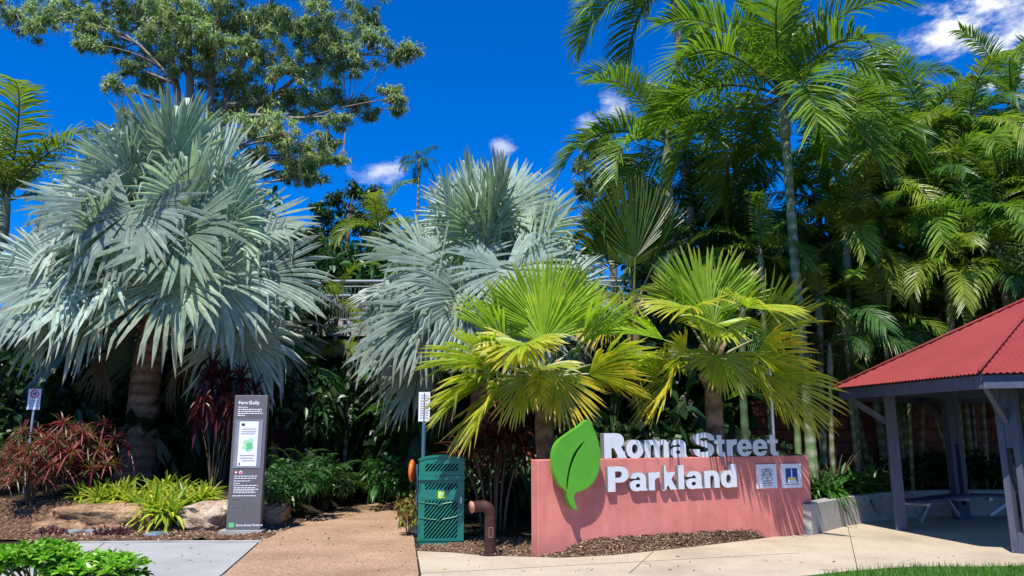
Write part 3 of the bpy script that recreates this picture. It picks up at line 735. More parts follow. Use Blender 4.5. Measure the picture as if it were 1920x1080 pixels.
for z_ in (.28, .46):
    xs = np.linspace(-.36, .36, 16) * bwid / .7 * .95
    a = Acc(); tube(a, [(x, -.03, bh * (z_ + .045 * (x / bwid + .1) ** 2 * 4 - .03 * math.exp(-((x + .02) / .03) ** 2))) for x in xs], .006, 6); build('emblem_line', a, M_binemblem, binn)

a = Acc(); box(a, (bwid * .5 - .045, -.03, bh * .50), (.03, .02, .09)); build('latch', a, M_steel, binn)
for z_ in (.15, .62):
    a = Acc(); tube(a, [(-bwid / 2 + .012, -.028, bh * z_), (-bwid / 2 + .012, -.028, bh * z_ + .1)], .01, 8); build('hinge', a, M_bin, binn)
pb = G(919, 1043)
pipe = thing('pipe_light', 'rusty brown periscope pipe light standing beside the green bin', 'bollard light', (pb.x, pb.y, .02), 0)
ph = at(915, 944, pb.y).z
rr = .074
a = Acc(); a2 = [(0, 0, 0), (0, 0, ph * .3), (0, 0, ph - .24)] + [(-.11 + .11 * cos(t), -.03 * sin(t), ph - .15 + .10 * sin(t)) for t in np.linspace(0, pi / 2, 7)] + [(-.17, -.06, ph - .052), (-.245, -.10, ph - .058)]
tube(a, a2, rr, 20, cap=False); build('pipe', a, M_rust, pipe, smooth=True)
a = Acc(); tube(a, [(-.237, -.096, ph - .0575), (-.25, -.103, ph - .0585), (-.253, -.1045, ph - .059), (-.19, -.071, ph - .055)], [rr, rr + .006, rr - .012, rr - .014], 20, cap=False); build('mouth_rim', a, mat_plain('copper_rim', (.45, .22, .13), .45, .5), pipe, smooth=True)
a = Acc(); tube(a, [(-.2, -.076, ph - .055), (-.19, -.071, ph - .055)], rr - .012, 16); build('lens', a, M_signwhite, pipe)
a = Acc(); tube(a, [(0, 0, 0), (0, 0, .02)], .15, 20); build('base_flange', a, M_rust, pipe)
for q in range(4): a = Acc(); tube(a, [(.12 * cos(.6 + q * pi / 2), .12 * sin(.6 + q * pi / 2), .018), (.12 * cos(.6 + q * pi / 2), .12 * sin(.6 + q * pi / 2), .036)], .013, 6); build('bolt', a, M_steel, pipe)
a = Acc()
an0, an1 = R(-100), R(-62)
for z_ in (ph * .34, ph * .52): tube(a, [((rr + .003) * cos(t), (rr + .003) * sin(t), z_) for t in np.linspace(an0, an1, 6)], .003, 5)
for t in (an0, an1): tube(a, [((rr + .003) * cos(t), (rr + .003) * sin(t), ph * .34), ((rr + .003) * cos(t), (rr + .003) * sin(t), ph * .52)], .003, 5)
build('outlined_plate', a, mat_plain('worn_plate', (.35, .25, .21), .6, .4), pipe)

def signpost(label, px0, py0, px1, py1, Y, pole_r, rows, ring=False, polemat=None, rz=0.0, base=0):
    c = at((px0 + px1) / 2, (py0 + py1) / 2, Y); w = (px1 - px0) / F * Y; h = at(px0, py0, Y).z - at(px0, py1, Y).z
    o = thing('sign_post', label, 'sign', (c.x, c.y, base), rz)
    zc = c.z - base
    a = Acc(); tube(a, [(0, .03, -.05), (0, .03, zc + h / 2 - .02)], pole_r, 10); build('pole', a, polemat or M_steel, o)
    a = Acc(); box(a, (0, 0, zc), (w, .006, h)); p = build('panel', a, M_signwhite, o)
    a = Acc()
    for v in rows: box(a, (0, -.005, zc + (v - .5) * h), (w * .72, .003, h * .022))
    build('print', a, M_greyprint, p)
    if ring:
        a = Acc(); t = np.linspace(0, 2 * pi, 25); cz = zc + h * .26; r_ = w * .28
        tube(a, [(r_ * cos(q), -.006, cz + r_ * sin(q)) for q in t], .012, 5, cap=False); beam(a, (-r_ * .7, -.006, cz + r_ * .7), (r_ * .7, -.006, cz - r_ * .7), .004, .02, up=(0, 1, 0)); build('ban_ring', a, M_redp, p)
        a = Acc(); box(a, (0, -.004, cz), (w * .22, .003, h * .07)); box(a, (w * .1, -.004, cz + h * .05), (w * .09, .003, h * .06)); box(a, (-w * .08, -.004, cz - h * .05), (w * .03, .003, h * .06)); box(a, (w * .07, -.004, cz - h * .05), (w * .03, .003, h * .06)); build('ban_symbol', a, M_dark, p)
    return o
signpost('small white prohibition sign with red ring above the red cordylines', 52, 729, 76, 768, 14.6, .025, (.18, .27, .36, .43), True, base=.4)
signpost('narrow white notice on a blue pole behind the green bin', 785, 735, 806, 790, 12.7, .035, (.12, .2, .28, .36, .44, .52, .6, .7, .8, .88), polemat=M_bluepost)
c = at(776, 883, 12.2)
o = thing('orange_float', 'orange rounded plastic shell fixed on a stake behind the green bin', 'float', (c.x, c.y, 0))
t = np.linspace(0, pi, 9); a = Acc(); tube(a, [(.055 * cos(q) * 1.0 - .03, 0, c.z) for q in t[::-1]], [max(.18 * sin(q), .004) for q in t], 20, cap=False); build('shell', a, M_orange, o, smooth=True)
a = Acc(); tube(a, [(.05, .03, -.05), (.05, .03, c.z + .1)], .02, 8); build('stake', a, M_bluepost, o)
# in-ground lights in the left bed
for px, py, lab in ((137, 1007, 'flat glass ground light in the mulch, first along the kerb'), (178, 1006, 'flat glass ground light set between the mulch and long boulder'), (290, 1012, 'small flat ground light in the mulch beside the pale boulder')):
    p = G(px, py - 6, .0); o = thing('ground_light', lab, 'light', (p.x, p.y, float(H(p.x, p.y)) + .02))
    a = Acc(); tube(a, [(0, 0, -.03), (0, 0, .03)], .17, 18); build('housing', a, M_steel, o)
    a = Acc(); tube(a, [(0, 0, .028), (0, 0, .042)], .14, 18); build('glass_disc', a, mat_plain('blue_green_glass', (.22, .36, .36), .1, .6), o)

# ------------------------------------------------------------------ shelter on the right
PC = Vector((8.80, 12.05, 0)); RP, RE, ZE, ZA = 2.50, 3.31, 2.40, 3.90
shel = thing('picnic_shelter', 'hexagonal picnic shelter with red corrugated roof and blue grey posts', 'shelter', PC)
def pol(r, k, z=0): a_ = R(159 + 60 * k); return Vector((r * cos(a_), r * sin(a_), z))
for k in range(6):
    A, B, T = pol(RE, k, ZE), pol(RE, k + 1, ZE), Vector((0, 0, ZA))
    nw = 44; nu = nw * 6 + 1; us = np.linspace(0, 1, nu); e = B - A; mid = (A + B) / 2; sl_ = T - mid; nrm = np.array(e.cross(sl_).normalized())
    if nrm[2] < 0: nrm = -nrm
    vs = []; rows = 7
    out = np.array((mid - Vector((0, 0, ZE))).normalized())
    for i, u in enumerate(us):
        base = np.array(A + e * u); hmax = 1 - abs(2 * u - 1); wv = nrm * .010 * cos(2 * pi * u * nw)
        for j in range(rows):
            t = j / (rows - 1) * hmax
            vs.append(base + np.array(sl_) * (t * 1.0 - .015 * (1 - t)) + wv)
    a = Acc(); a.add(vs, grid_faces(nu, rows)[:, ::-1], W_); build('roof_panel', a, M_roof, shel, smooth=True)
    a = Acc(); dn = Vector((0, 0, -.05)); a.add([A * .985 + Vector((0, 0, -.02)), B * .985 + Vector((0, 0, -.02)), T + Vector((0, 0, -.12)), (A * .985 + T) / 2 + Vector((0, 0, -.07))], [(0, 1, 2, 3)], W_); build('soffit', a, M_soffit, shel)
    a = Acc(); beam(a, A * .985 + Vector((0, 0, -.10)), B * .985 + Vector((0, 0, -.10)), .045, .17); build('fascia_board', a, M_timber, shel)
    a = Acc(); beam(a, pol(RP, k, ZE - .05), pol(RP, k + 1, ZE - .05), .09, .2); build('ring_beam', a, M_timber, shel)
    a = Acc(); beam(a, pol(RE * .98, k, ZE - .09), Vector((0, 0, ZA - .2)), .07, .14); build('hip_rafter', a, M_timber, shel)
    a = Acc(); h0, h1 = pol(RE * 1.012, k, ZE + .008), Vector((0, 0, ZA + .03)); tube(a, [h0, (h0 + h1) / 2 + Vector((0, 0, .006)), h1], .022, 8); build('ridge_cap', a, M_roof, shel, smooth=True)
    rd, tg = pol(1, k), Vector((-pol(1, k).y, pol(1, k).x, 0)); az = R(159 + 60 * k)
    a = Acc()
    for s in (-1, 1):
        c = pol(RP, k) + tg * s * .085; box(a, (c.x, c.y, 1.17), (.17, .08, 2.36), az)
    for z_ in (.22, 1.85): c = pol(RP, k); box(a, (c.x, c.y, z_ if z_ > 1 else .13), (.15, .082, .9 if z_ > 1 else .30), az)
    build('post', a, M_timber, shel)
    a = Acc(); beam(a, pol(RP + .06, k, 1.78), pol(RE * .97, k, ZE - .14), .07, .10); build('brace', a, M_timber, shel)
a = Acc(); tube(a, [(0, 0, ZA - .02), (0, 0, ZA + .09), (0, 0, ZA + .13)], [.2, .14, .02], 12); build('roof_cap', a, M_roof, shel)
for k, lab in ((5, 'dark blue bench between the two left posts of the picnic shelter'), (4, 'dark blue bench along the back edge of the picnic shelter'), (3, 'dark blue bench in the far right bay of the picnic shelter'), (1, 'dark blue bench behind the near right post of the picnic shelter')):
    A, B = pol(RP - .14, k), pol(RP - .14, k + 1); d = (B - A).normalized(); A, B = A + d * .12, B - d * .12; m_ = (A + B) / 2
    o = thing('bench', lab, 'bench', PC + m_, 0); A -= m_; B -= m_; nn = Vector((-d.y, d.x, 0))
    a = Acc()
    for s in (-1, 0, 1): beam(a, A + nn * s * .135 + Vector((0, 0, .47)), B + nn * s * .135 + Vector((0, 0, .47)), .125, .045)
    build('seat', a, M_bench, o)
    for t in (.12, .88):
        a = Acc(); q = A.lerp(B, t); e_ = A.lerp(B, t + (.2 if t < .5 else -.2)); beam(a, (q.x, q.y, .12), (e_.x, e_.y, .44), .05, .05); beam(a, q + nn * -.2 + Vector((0, 0, .42)), q + nn * .2 + Vector((0, 0, .42)), .06, .05); build('support', a, M_steel, o)

# ------------------------------------------------------------------ boulders
def boulder(label, px0, py0, px1, py1, Y, dep, mat, seed, flat_=.72, zb=0):
    c = at((px0 + px1) / 2, py1, Y); w = (px1 - px0) / F * Y; h = at(px0, py0, Y).z - c.z
    import bmesh
    from mathutils import noise
    bm = bmesh.new(); bmesh.ops.create_icosphere(bm, subdivisions=5, radius=1)
    for v in bm.verts:
        p = v.co.copy(); q = Vector([math.copysign(abs(t) ** flat_, t) for t in p])
        n_ = noise.fractal(p * 1.4 + Vector((seed * 7.1, 0, 0)), .9, 2.1, 6) * .16 + noise.noise(p * .8 + Vector((0, seed * 3.3, 0))) * .2
        crack = -.09 * max(0, 1 - abs(noise.noise(p * 1.7 + Vector((0, 0, seed * 5)))) * 7)
        q = q * (1 + n_ + crack); v.co = (q.x * w / 2.1, q.y * dep / 2, q.z * h * .58)
    me = bpy.data.meshes.new('boulder'); bm.to_mesh(me); bm.free(); me.materials.append(mat)
    me.polygons.foreach_set('use_smooth', np.ones(len(me.polygons), bool))
    o = link('boulder', me, None, (c.x, c.y + dep / 2, c.z + h * .47), (0, 0, R(rng.uniform(-6, 6))))
    return tag(o, label, 'boulder')
boulder('long flat brown sandstone boulder under the yellow bromeliads', 62, 950, 278, 1000, 12.75, .95, M_rock, 1)
boulder('pale angular sandstone boulder at the foot of the totem', 322, 948, 428, 1001, 12.75, .8, M_rock2, 2)
boulder('brown boulder half hidden behind the grey information pillar', 478, 948, 528, 990, 13.2, .7, M_rock, 3)
boulder('small dark stone in the mulch at the end of the long boulder', 50, 980, 92, 1003, 12.7, .4, M_rock, 4)

# ------------------------------------------------------------------ foliage builders
def strips(acc, P, D, S, Nn, L, Wd, prof, droop, cols, fold=.35, curl=None):
    """many leaf strips. P base (n,3), D dir, S side, Nn normal, L length (n), Wd half width (n); prof rows [(t, width factor)]; droop (n)"""
    n = len(P); rows = len(prof)
    t = np.array([p[0] for p in prof]); wf = np.array([p[1] for p in prof])
    c = P[:, None] + D[:, None] * (L[:, None] * t)[..., None]
    c[..., 2] -= (droop * L)[:, None] * t[None] ** 2
    hw = Wd[:, None] * wf[None]
    ed = S[:, None] * hw[..., None]; up = Nn[:, None] * (hw * fold)[..., None]
    V = np.stack([c - ed + up, c - up * .3, c + ed + up], 2)          # n, rows, 3, 3
    f = grid_faces(rows, 3); Fq = (f[None] + (np.arange(n) * rows * 3)[:, None, None])
    cols = np.asarray(cols, float)
    if cols.ndim == 2: cc = np.repeat(cols, rows * 3, 0)
    else: cc = np.repeat(cols[:, :, None], 3, 2).reshape(-1, 3)          # n, rows, 3
    acc.add(V, Fq, cc)
def unit(v): return v / (np.linalg.norm(v, axis=-1, keepdims=True) + 1e-9)

def fan_frond(acc, base, az, el, Lp, Rb, nseg, spread, split, cup, droop, pitch, col, ptcol, rg, grav=.25, kink=.12, pr=.03, roll=0, tipcol=None, yellow=0.0, ycol=(.5, .38, .04), shrink=.3, face=0.0):
    # petiole
    d = np.array((cos(az) * cos(el), sin(az) * cos(el), sin(el))); p = np.array(base, float); pts = [p.copy()]; n = 9
    for i in range(n):
        d = d + np.array((0, 0, -grav / n * cos(el) ** 1)); d /= np.linalg.norm(d); p = p + d * Lp / n; pts.append(p.copy())
    tube(acc, pts, np.linspace(pr * 1.7, pr * .7, n + 1), 6, tuple(ptcol), cap=False)
    T = d; S = np.cross(T, (0, 0, 1.)); ln = np.linalg.norm(S)
    S = np.array((-sin(az), cos(az), 0)) * -1 if ln < .15 else S / ln
    Nn = np.cross(S, T)
    T, Nn = T * cos(pitch) + Nn * sin(pitch), Nn * cos(pitch) - T * sin(pitch)
    if face:
        l_ = np.array((-.2, -.8, .55)); roll = roll - face * float(np.clip(atan2(S @ l_, Nn @ l_), -1.1, 1.1))
    S, Nn = S * cos(roll) + Nn * sin(roll), Nn * cos(roll) - S * sin(roll)
    ph = np.linspace(-spread, spread, nseg) ; dphi = ph[1] - ph[0]; ph = ph + rg.normal(0, dphi * .06, nseg)
    Rs = Rb * (1 - shrink * (np.abs(ph) / pi) ** 1.5) * rg.uniform(.93, 1.05, nseg)
    tr = np.array([.02, .22, split * .7, split, split + (1 - split) * .3, split + (1 - split) * .6, split + (1 - split) * .85, 1.0])
    r = Rs[:, None] * tr[None]
    cu = cup * np.abs(np.sin(ph))[:, None] + rg.normal(0, .035, (nseg, 1)) * np.clip(tr - split * .6, 0, 1)[None] * 2.5 + rg.normal(0, .03, (nseg, 1))
    aa = ph[:, None] + rg.normal(0, dphi * .5, (nseg, 1)) * np.clip(tr - split, 0, 1)[None]
    D = np.cos(aa)[..., None] * T + np.sin(aa)[..., None] * S
    ctr = pts[-1] + r[..., None] * (D * np.cos(cu)[..., None] + Nn * np.sin(cu)[..., None])
    dr = droop * rg.uniform(.6, 1.5, nseg)
    q = np.clip((tr - .25) / .75, 0, 1)
    hor = 1 - .6 * np.abs(D[..., 2])
    ctr[..., 2] -= dr[:, None] * Rb * q[None] ** 2.4 * hor
    kk = rg.random(nseg) < kink; kt = rg.uniform(.62, .85, nseg)
    ex = np.clip(tr[None] - kt[:, None], 0, 1) * Rb * kk[:, None]
    ctr = ctr - D * (ex * .75)[..., None]; ctr[..., 2] -= ex * rg.uniform(.7, 1.1, (nseg, 1))
    side = -np.sin(ph)[:, None] * T + np.cos(ph)[:, None] * S
    hs = Rs * split * tan(dphi / 2) * 1.02
    w = np.where(tr[None] <= split, r * tan(dphi / 2) * 1.02, hs[:, None] * (1 - np.clip((tr - split) / (1 - split), 0, 1) ** 2.3)[None] + .0015)
    pl = Nn[None, None] * (w * .55)[..., None]; ed = side[:, None] * w[..., None]
    V = np.stack([ctr - ed - pl * .5, ctr + pl, ctr + ed - pl * .5], 2)
    f = grid_faces(len(tr), 3); Fq = f[None] + (np.arange(nseg) * len(tr) * 3)[:, None, None]
    c = np.array(col)[None, None] * rg.uniform(.85, 1.15, (nseg, 1, 1)) * np.ones((1, len(tr), 1))
    if yellow > 0:
        yf = np.clip(yellow * 1.25 * rg.uniform(.5, 1.5, (nseg, 1)) * (.25 + .9 * tr[None] ** 1.2), 0, 1)[..., None]
        c = c * (1 - yf) + np.array(ycol) * yf
    if tipcol is not None:
        tf = (np.clip((tr - .86) / .14, 0, 1)[None] * rg.uniform(.2, 1, (nseg, 1)))[..., None]; c = c * (1 - tf) + np.array(tipcol) * tf
    acc.add(V, Fq, np.repeat(c[:, :, None], 3, 2).reshape(-1, 3))

def trunk_mesh(acc, base, top, r0, r1, n=10, rings=0, col=(.2, .15, .1), col2=None, wob=.02, flare=1.35, sides=14, bend=0.0):
    base, top = Vector(base), Vector(top); k = max(n, rings * 3 + 1); t = np.linspace(0, 1, k)
    pts = np.array([base.lerp(top, q) for q in t]); pts[:, 0] += bend * np.sin(t * pi) + wob * np.sin(t * 7 + base.x)
    rad = r0 + (r1 - r0) * t + r0 * (flare - 1) * np.exp(-t * 9)
    cols = np.tile(np.array(col, float), (k, 1)) * (1 + .15 * np.sin(t * 41 + 1)[:, None])
    if rings:
        for i in range(k):
            if i % 3 == 1: rad[i] *= 1.07; cols[i] = np.array(col2 or col)
    tube(acc, pts, rad, sides, cols)

def pinnate(L, el, rg, nl=44, lf=.62, grav=1.5, vee=.45, hang=.5, col=(.06, .13, .02), col2=None, rcol=(.16, .19, .06), pet=.12, width=.019):
    """one feather frond pointing along +x from the origin"""
    acc = Acc(); k = 24; d = el; p = np.array((0., 0, 0)); pts = [p]; tg = []
    for i in range(k):
        t = i / k; dd = np.array((cos(d), 0, sin(d))); tg.append(dd); p = p + dd * L / k; pts.append(p); d -= grav / k * (.35 + 1.1 * t) * max(.25, cos(d) + .25)
    tg.append(tg[-1]); pts = np.array(pts); tg = np.array(tg)
    sw = rg.normal(0, .06) * L; pts[:, 1] += sw * np.linspace(0, 1, k + 1) ** 2
    tube(acc, pts, np.linspace(.028, .004, k + 1) * (L / 2.8) ** .7, 6, tuple(rcol), cap=False)
    tt = np.repeat(np.linspace(pet, .985, nl), 2); sd_ = np.tile((1., -1.), nl); tt = np.clip(tt + rg.normal(0, .004, nl * 2), 0, 1)
    P = np.stack([np.interp(tt, np.linspace(0, 1, k + 1), pts[:, i]) for i in range(3)], 1)
    T = unit(np.stack([np.interp(tt, np.linspace(0, 1, k + 1), tg[:, i]) for i in range(3)], 1))
    S = np.array((0, 1., 0))[None] * sd_[:, None]; U = unit(np.cross(T, np.array((0, 1., 0)))) ; U = np.where(U[:, 2:] < 0, -U, U)
    fwd = (.35 + .9 * tt ** 1.5 + rg.normal(0, .07, nl * 2))[:, None]; v = vee + rg.normal(0, .13, nl * 2)
    D = unit(S * np.cos(v)[:, None] + U * np.sin(v)[:, None] + T * fwd)
    Ln = lf * L / 2.8 * (.45 + .62 * np.sin(np.clip(tt * 1.08, 0, 1) * pi * .94) ** .7) * rg.uniform(.88, 1.08, nl * 2)
    side = unit(np.cross(D, U)); nn = unit(np.cross(side, D))
    ct = np.array(col); c2 = np.array(col2 if col2 is not None else col)
    mixv = rg.random((nl * 2, 1)); cc = (ct * (1 - mixv) + c2 * mixv) * rg.uniform(.8, 1.2, (nl * 2, 1))
    strips(acc, P, D, side, nn, Ln, np.full(nl * 2, width * (L / 2.8) ** .5), [(0, .35), (.15, .9), (.45, 1), (.75, .7), (1, .06)], hang * rg.uniform(.5, 1.4, nl * 2), cc)
    return acc

def rosette(acc, c, n, L, Wd, el0, el1, droop, pal, rg, prof=None, fold=.5):
    az = np.arange(n) * 2.39996 + rg.uniform(0, 6); q = (np.arange(n) + .5) / n; el = el0 + (el1 - el0) * q + rg.normal(0, .1, n)
    D = np.stack([np.cos(az) * np.cos(el), np.sin(az) * np.cos(el), np.sin(el)], 1); S = np.stack([-np.sin(az), np.cos(az), 0 * az], 1)
    Nn = np.cross(D, S); Nn = np.where(Nn[:, 2:] < 0, -Nn, Nn)
    cols = np.array(pal)[rg.integers(0, len(pal), n)] * rg.uniform(.75, 1.25, (n, 1))
    strips(acc, np.tile(np.array(c, float), (n, 1)), D, S, Nn, L * rg.uniform(.75, 1.15, n), np.full(n, Wd), prof or [(0, .5), (.2, .85), (.5, 1), (.75, .75), (.92, .35), (1, .05)], droop * rg.uniform(.4, 1.5, n), cols, fold)

def leaf_cloud(acc, C, rad, n, L, Wd, pal, rg, droop=.3, hang=0.0, shell=.55, prof=None, radial=.7):
    """n leaves spread through an ellipsoid, more of them near its surface"""
    v = unit(rg.normal(size=(n, 3))); r = shell + (1 - shell) * rg.random((n, 1)); r = np.where(rg.random((n, 1)) < .25, r * rg.random((n, 1)), r)
    P = np.array(C) + v * r * np.array(rad)
    D = unit(v * radial + rg.normal(size=(n, 3)) * .75 + np.array((0, 0, .15 - hang)))
    S = unit(np.cross(D, rg.normal(size=(n, 3)))); ref = np.array((0, 0, 1.))
    S = unit(np.cross(D, ref + rg.normal(size=(n, 3)) * .55)); Nn = np.cross(S, D)
    cols = np.array(pal)[rg.integers(0, len(pal), n)] * rg.uniform(.65, 1.3, (n, 1))
    strips(acc, P, D, S, Nn, L * rg.uniform(.6, 1.25, n), Wd * rg.uniform(.8, 1.2, n), prof or [(0, .15), (.3, 1), (.65, .8), (1, .04)], np.full(n, droop), cols, .3)

# ------------------------------------------------------------------ the two silver palms
def silver_palm(label, px, gy_, Y, nf, L0, L1, R0, R1, seed, tr, az0=0.0, down=-.35, group=None):
    rg = np.random.default_rng(seed); gp = at(px, gy_, Y); bz = float(H(gp.x, Y))
    o = thing('silver_fan_palm', label, 'palm tree', (gp.x, gp.y, bz - .05)); h = gp.z - bz
    a = Acc(); trunk_mesh(a, (-.12 if px < 500 else 0, 0, 0), (0, 0, h - .55), tr * 1.05, tr * .86, rings=16, col=(.29, .175, .11), col2=(.15, .085, .055), sides=18, flare=1.3); build('trunk', a, M_bark, o, smooth=True)
    a = Acc()
    for i in range(18):
        z0 = h - .95 + i * .05; an = i * 2.4
        bx, by = cos(an), sin(an); b0 = np.array((bx * tr * .8, by * tr * .8, z0)); tube(a, bez(b0, b0 + np.array((bx * .1, by * .1, .2)), b0 + np.array((bx * .22, by * .22, .34)), 5), [.1, .085, .07, .055, .04], 7, (.30, .13, .07))
    build('leaf_boots', a, M_bark, o, smooth=True)
    for i in range(nf):
        q = (i + .5) / nf; az = az0 + i * 2.39996 + rg.normal(0, .12); el = R(88) * (1 - q) ** .7 + down * q ** 1.3 + rg.normal(0, .05)
        el = min(el, R(86))
        
        pt = rg.uniform(-.25, .12) - .75 * q; fc = .75
        if sin(az) < -.25:
            el = max(el, R(26))
            pt = rg.uniform(-.1, .12) if el > R(52) else -(el + R(rg.uniform(30, 56)))
        elif abs(cos(az)) > .7 and q > .35: pt = rg.uniform(-.9, -.1); fc = .95
        Lp = L0 + (L1 - L0) * q ** .7; Rb = R0 + (R1 - R0) * abs(q - .35)
        a = Acc()
        b = (cos(az) * tr * .55, sin(az) * tr * .55, h - .1 - .55 * q)
        fan_frond(a, b, az, el, Lp * rg.uniform(.78, 1.08), Rb * rg.uniform(.92, 1.06), 58, R(152), .62, .22 + .25 * rg.random(), .05 + .17 * q, pt, (.385, .475, .405) if rg.random() < .65 else (.31, .42, .30),
                  (.36, .36, .29), rg, .2 + .25 * q, .16 + .3 * q, .042, rg.normal(0, .25), yellow=.22 if q > .86 else .0, ycol=(.42, .36, .22), face=fc, tipcol=(.36, .31, .22))
        build('frond', a, M_waxy, o)
    # old brown skirt
    for i in range(3 if px < 500 else 2):
        a = Acc(); az = (R(-20), R(200), R(95))[i]; fan_frond(a, (cos(az) * tr * .7, sin(az) * tr * .7, h - .75), az, R(-35), 1.0, R0 * .5, 30, R(80), .4, .5, .5, -.8, (.20, .115, .06), (.17, .1, .06), rg, .8, .4, .03)
        build('dead_frond', a, M_gum, o)
    return o
silver_palm('huge silver blue fan palm with thick trunk behind the boulders', 295, 545, 16.2, 50, 3.3, 1.8, 1.85, 1.66, 52, .33, 0, -.22)
silver_palm('silver blue fan palm rising behind the bin and yellow green fan palms', 905, 580, 15.6, 38, 2.55, 1.3, 1.62, 1.45, 26, .24, 1.2, -.40)

# ------------------------------------------------------------------ yellow green fan palms behind the sign
def green_palm(label, px, gy_, Y, fr, seed, name='fan_palm', col=(.25, .40, .03), tr=.13, mat=None):
    rg = np.random.default_rng(seed); gp = at(px, gy_, Y); bz = .1 if name == 'fan_palm' else float(H(gp.x, Y))
    o = thing(name, label, 'palm tree', (gp.x, gp.y, bz - .05)); h = gp.z - bz
    a = Acc(); trunk_mesh(a, (.05, .05, 0), (0, 0, h - .2), tr * 1.15, tr, rings=9, col=(.21, .15, .09), col2=(.11, .075, .045), flare=1.25); build('trunk', a, M_bark, o, smooth=True)
    a = Acc()
    for i in range(14):
        an = i * 2.4; z0 = h - .75 + i * .04; bx, by = cos(an), sin(an); b0 = np.array((bx * tr * .8, by * tr * .8, z0)); tube(a, bez(b0, b0 + np.array((bx * .05, by * .05, .15)), b0 + np.array((bx * .12, by * .12, .25)), 4), [.05, .045, .04, .03], 6, (.30, .20, .11))
    build('leaf_boots', a, M_bark, o, smooth=True)
    for (az, el, Lp, Rb, pitch, dr, yel, roll, spr) in fr:
        a = Acc(); fan_frond(a, (cos(R(az)) * tr * .5, sin(R(az)) * tr * .5, h - .12 - .12 * (el < 40)), R(az), R(el), Lp, Rb, 40, R(spr), .66, .30, dr * .5, pitch * .9, np.array(col) * rg.uniform(.85, 1.15), (.28, .30, .12), rg, .14, .06, .02, roll,
                             tipcol=(.40, .30, .15), yellow=yel, ycol=(.62, .50, .04))
        build('frond', a, M_fan, o)
    return o
# azimuth: 0 = +x (right), -90 = towards the camera
FR1 = [(80, 84, .62, 1.22, .05, .05, .12, 0, 78), (-100, 86, .40, 1.0, .1, .08, .18, .2, 72), (168, 42, .70, 1.08, -.1, .14, .15, -.2, 84), (12, 40, .72, 1.12, -.1, .15, .1, .3, 84), (130, 60, .8, 1.05, 0, .1, .1, 0, 80), (45, 58, .8, 1.05, 0, .1, .1, 0, 80),
       (-95, 30, .30, .68, -.85, .22, .45, .1, 110), (-160, 6, .70, 1.15, -.35, .34, .38, -.3, 90), (-172, 20, .8, 1.15, -.2, .25, .22, -.2, 92), (-118, 36, .80, .80, -1.15, .30, .9, .2, 95), (-15, 8, .62, .98, -.35, .26, .7, .35, 80), (-150, -14, .74, 1.12, -.6, .32, .5, -.3, 80),
       (8, 20, .85, 1.0, -.3, .25, .3, .2, 85), (190, -2, .85, 1.05, -.5, .3, .35, 0, 85), (150, 20, .8, 1.0, -.2, .25, .2, 0, 85), (60, 15, .8, 1.0, -.2, .25, .2, 0, 85), (100, 5, .7, 1.0, -.4, .3, .2, 0, 85), (-112, 34, .85, .80, -.95, .3, .45, 0, 90), (-66, 4, .34, .85, -1.2, .3, .95, .1, 88), (-130, 0, .40, .80, -1.1, .3, .5, 0, 85)]
FR2 = [(95, 82, .62, 1.25, .05, .05, .08, .1, 78), (-70, 86, .42, 1.0, .1, .08, .15, -.15, 70), (140, 60, .6, 1.05, 0, .12, .1, -.2, 75), (40, 58, .65, 1.1, 0, .12, .12, .2, 75), (165, 30, .75, 1.1, -.15, .2, .12, 0, 70), (4, 30, .80, 1.25, .05, .12, .25, .75, 60),
       (-160, 14, .42, .75, -.5, .22, .8, -.5, 80), (-25, 10, .62, 1.0, -.45, .26, .7, .5, 70), (-12, -16, .85, 1.2, -.45, .3, .35, .5, 62), (-95, 40, .62, .78, -1.15, .28, .3, .1, 100), (-60, 42, .95, .9, -.95, .3, .3, .1, 85), (-85, 8, .30, .75, -1.15, .3, .3, .1, 95), (-30, -5, .45, .85, -.9, .3, .5, .1, 85), (-125, 42, .95, .9, -.95, .3, .4, .1, 85), (-155, -14, .66, 1.05, -.6, .3, .75, -.3, 75), (-100, 45, .3, .55, -.6, .22, .3, .3, 90),
       (185, 8, .7, .9, -.4, .3, .4, 0, 80), (60, 10, .7, 1.0, -.3, .3, .2, 0, 80), (120, 8, .7, 1.0, -.3, .3, .2, 0, 80), (20, -2, .8, .95, -.4, .3, .3, .2, 80)]
green_palm('yellow green fan palm left of the white words, rising behind the leaf emblem', 1020, 672, 11.35, FR1, 31)
green_palm('yellow green fan palm rising behind the word Street on the sign', 1333, 640, 11.95, FR2, 32)
FR3 = [(-80, 78, 1.0, 1.75, .05, .05, .05, 0, 60), (150, 66, 1.0, 1.5, 0, .1, 0, -.2, 70), (20, 64, 1.0, 1.5, 0, .1, 0, .2, 70), (85, 70, 1.0, 1.6, 0, .08, .1, 0, 70), (180, 30, 1.0, 1.3, -.2, .2, .1, 0, 80), (0, 28, 1.0, 1.3, -.2, .2, .1, 0, 80), (-110, 20, .8, 1.2, -.5, .3, .2, 0, 80), (-50, 10, .9, 1.2, -.5, .3, .7, 0, 60), (-130, -5, .8, 1.0, -.6, .4, .95, 0, 45)]
green_palm('dark green fan palm with tall upright leaf between silver and ringed palms', 1185, 560, 15.4, FR3, 33, 'dark_fan_palm', (.05, .115, .018), .14)

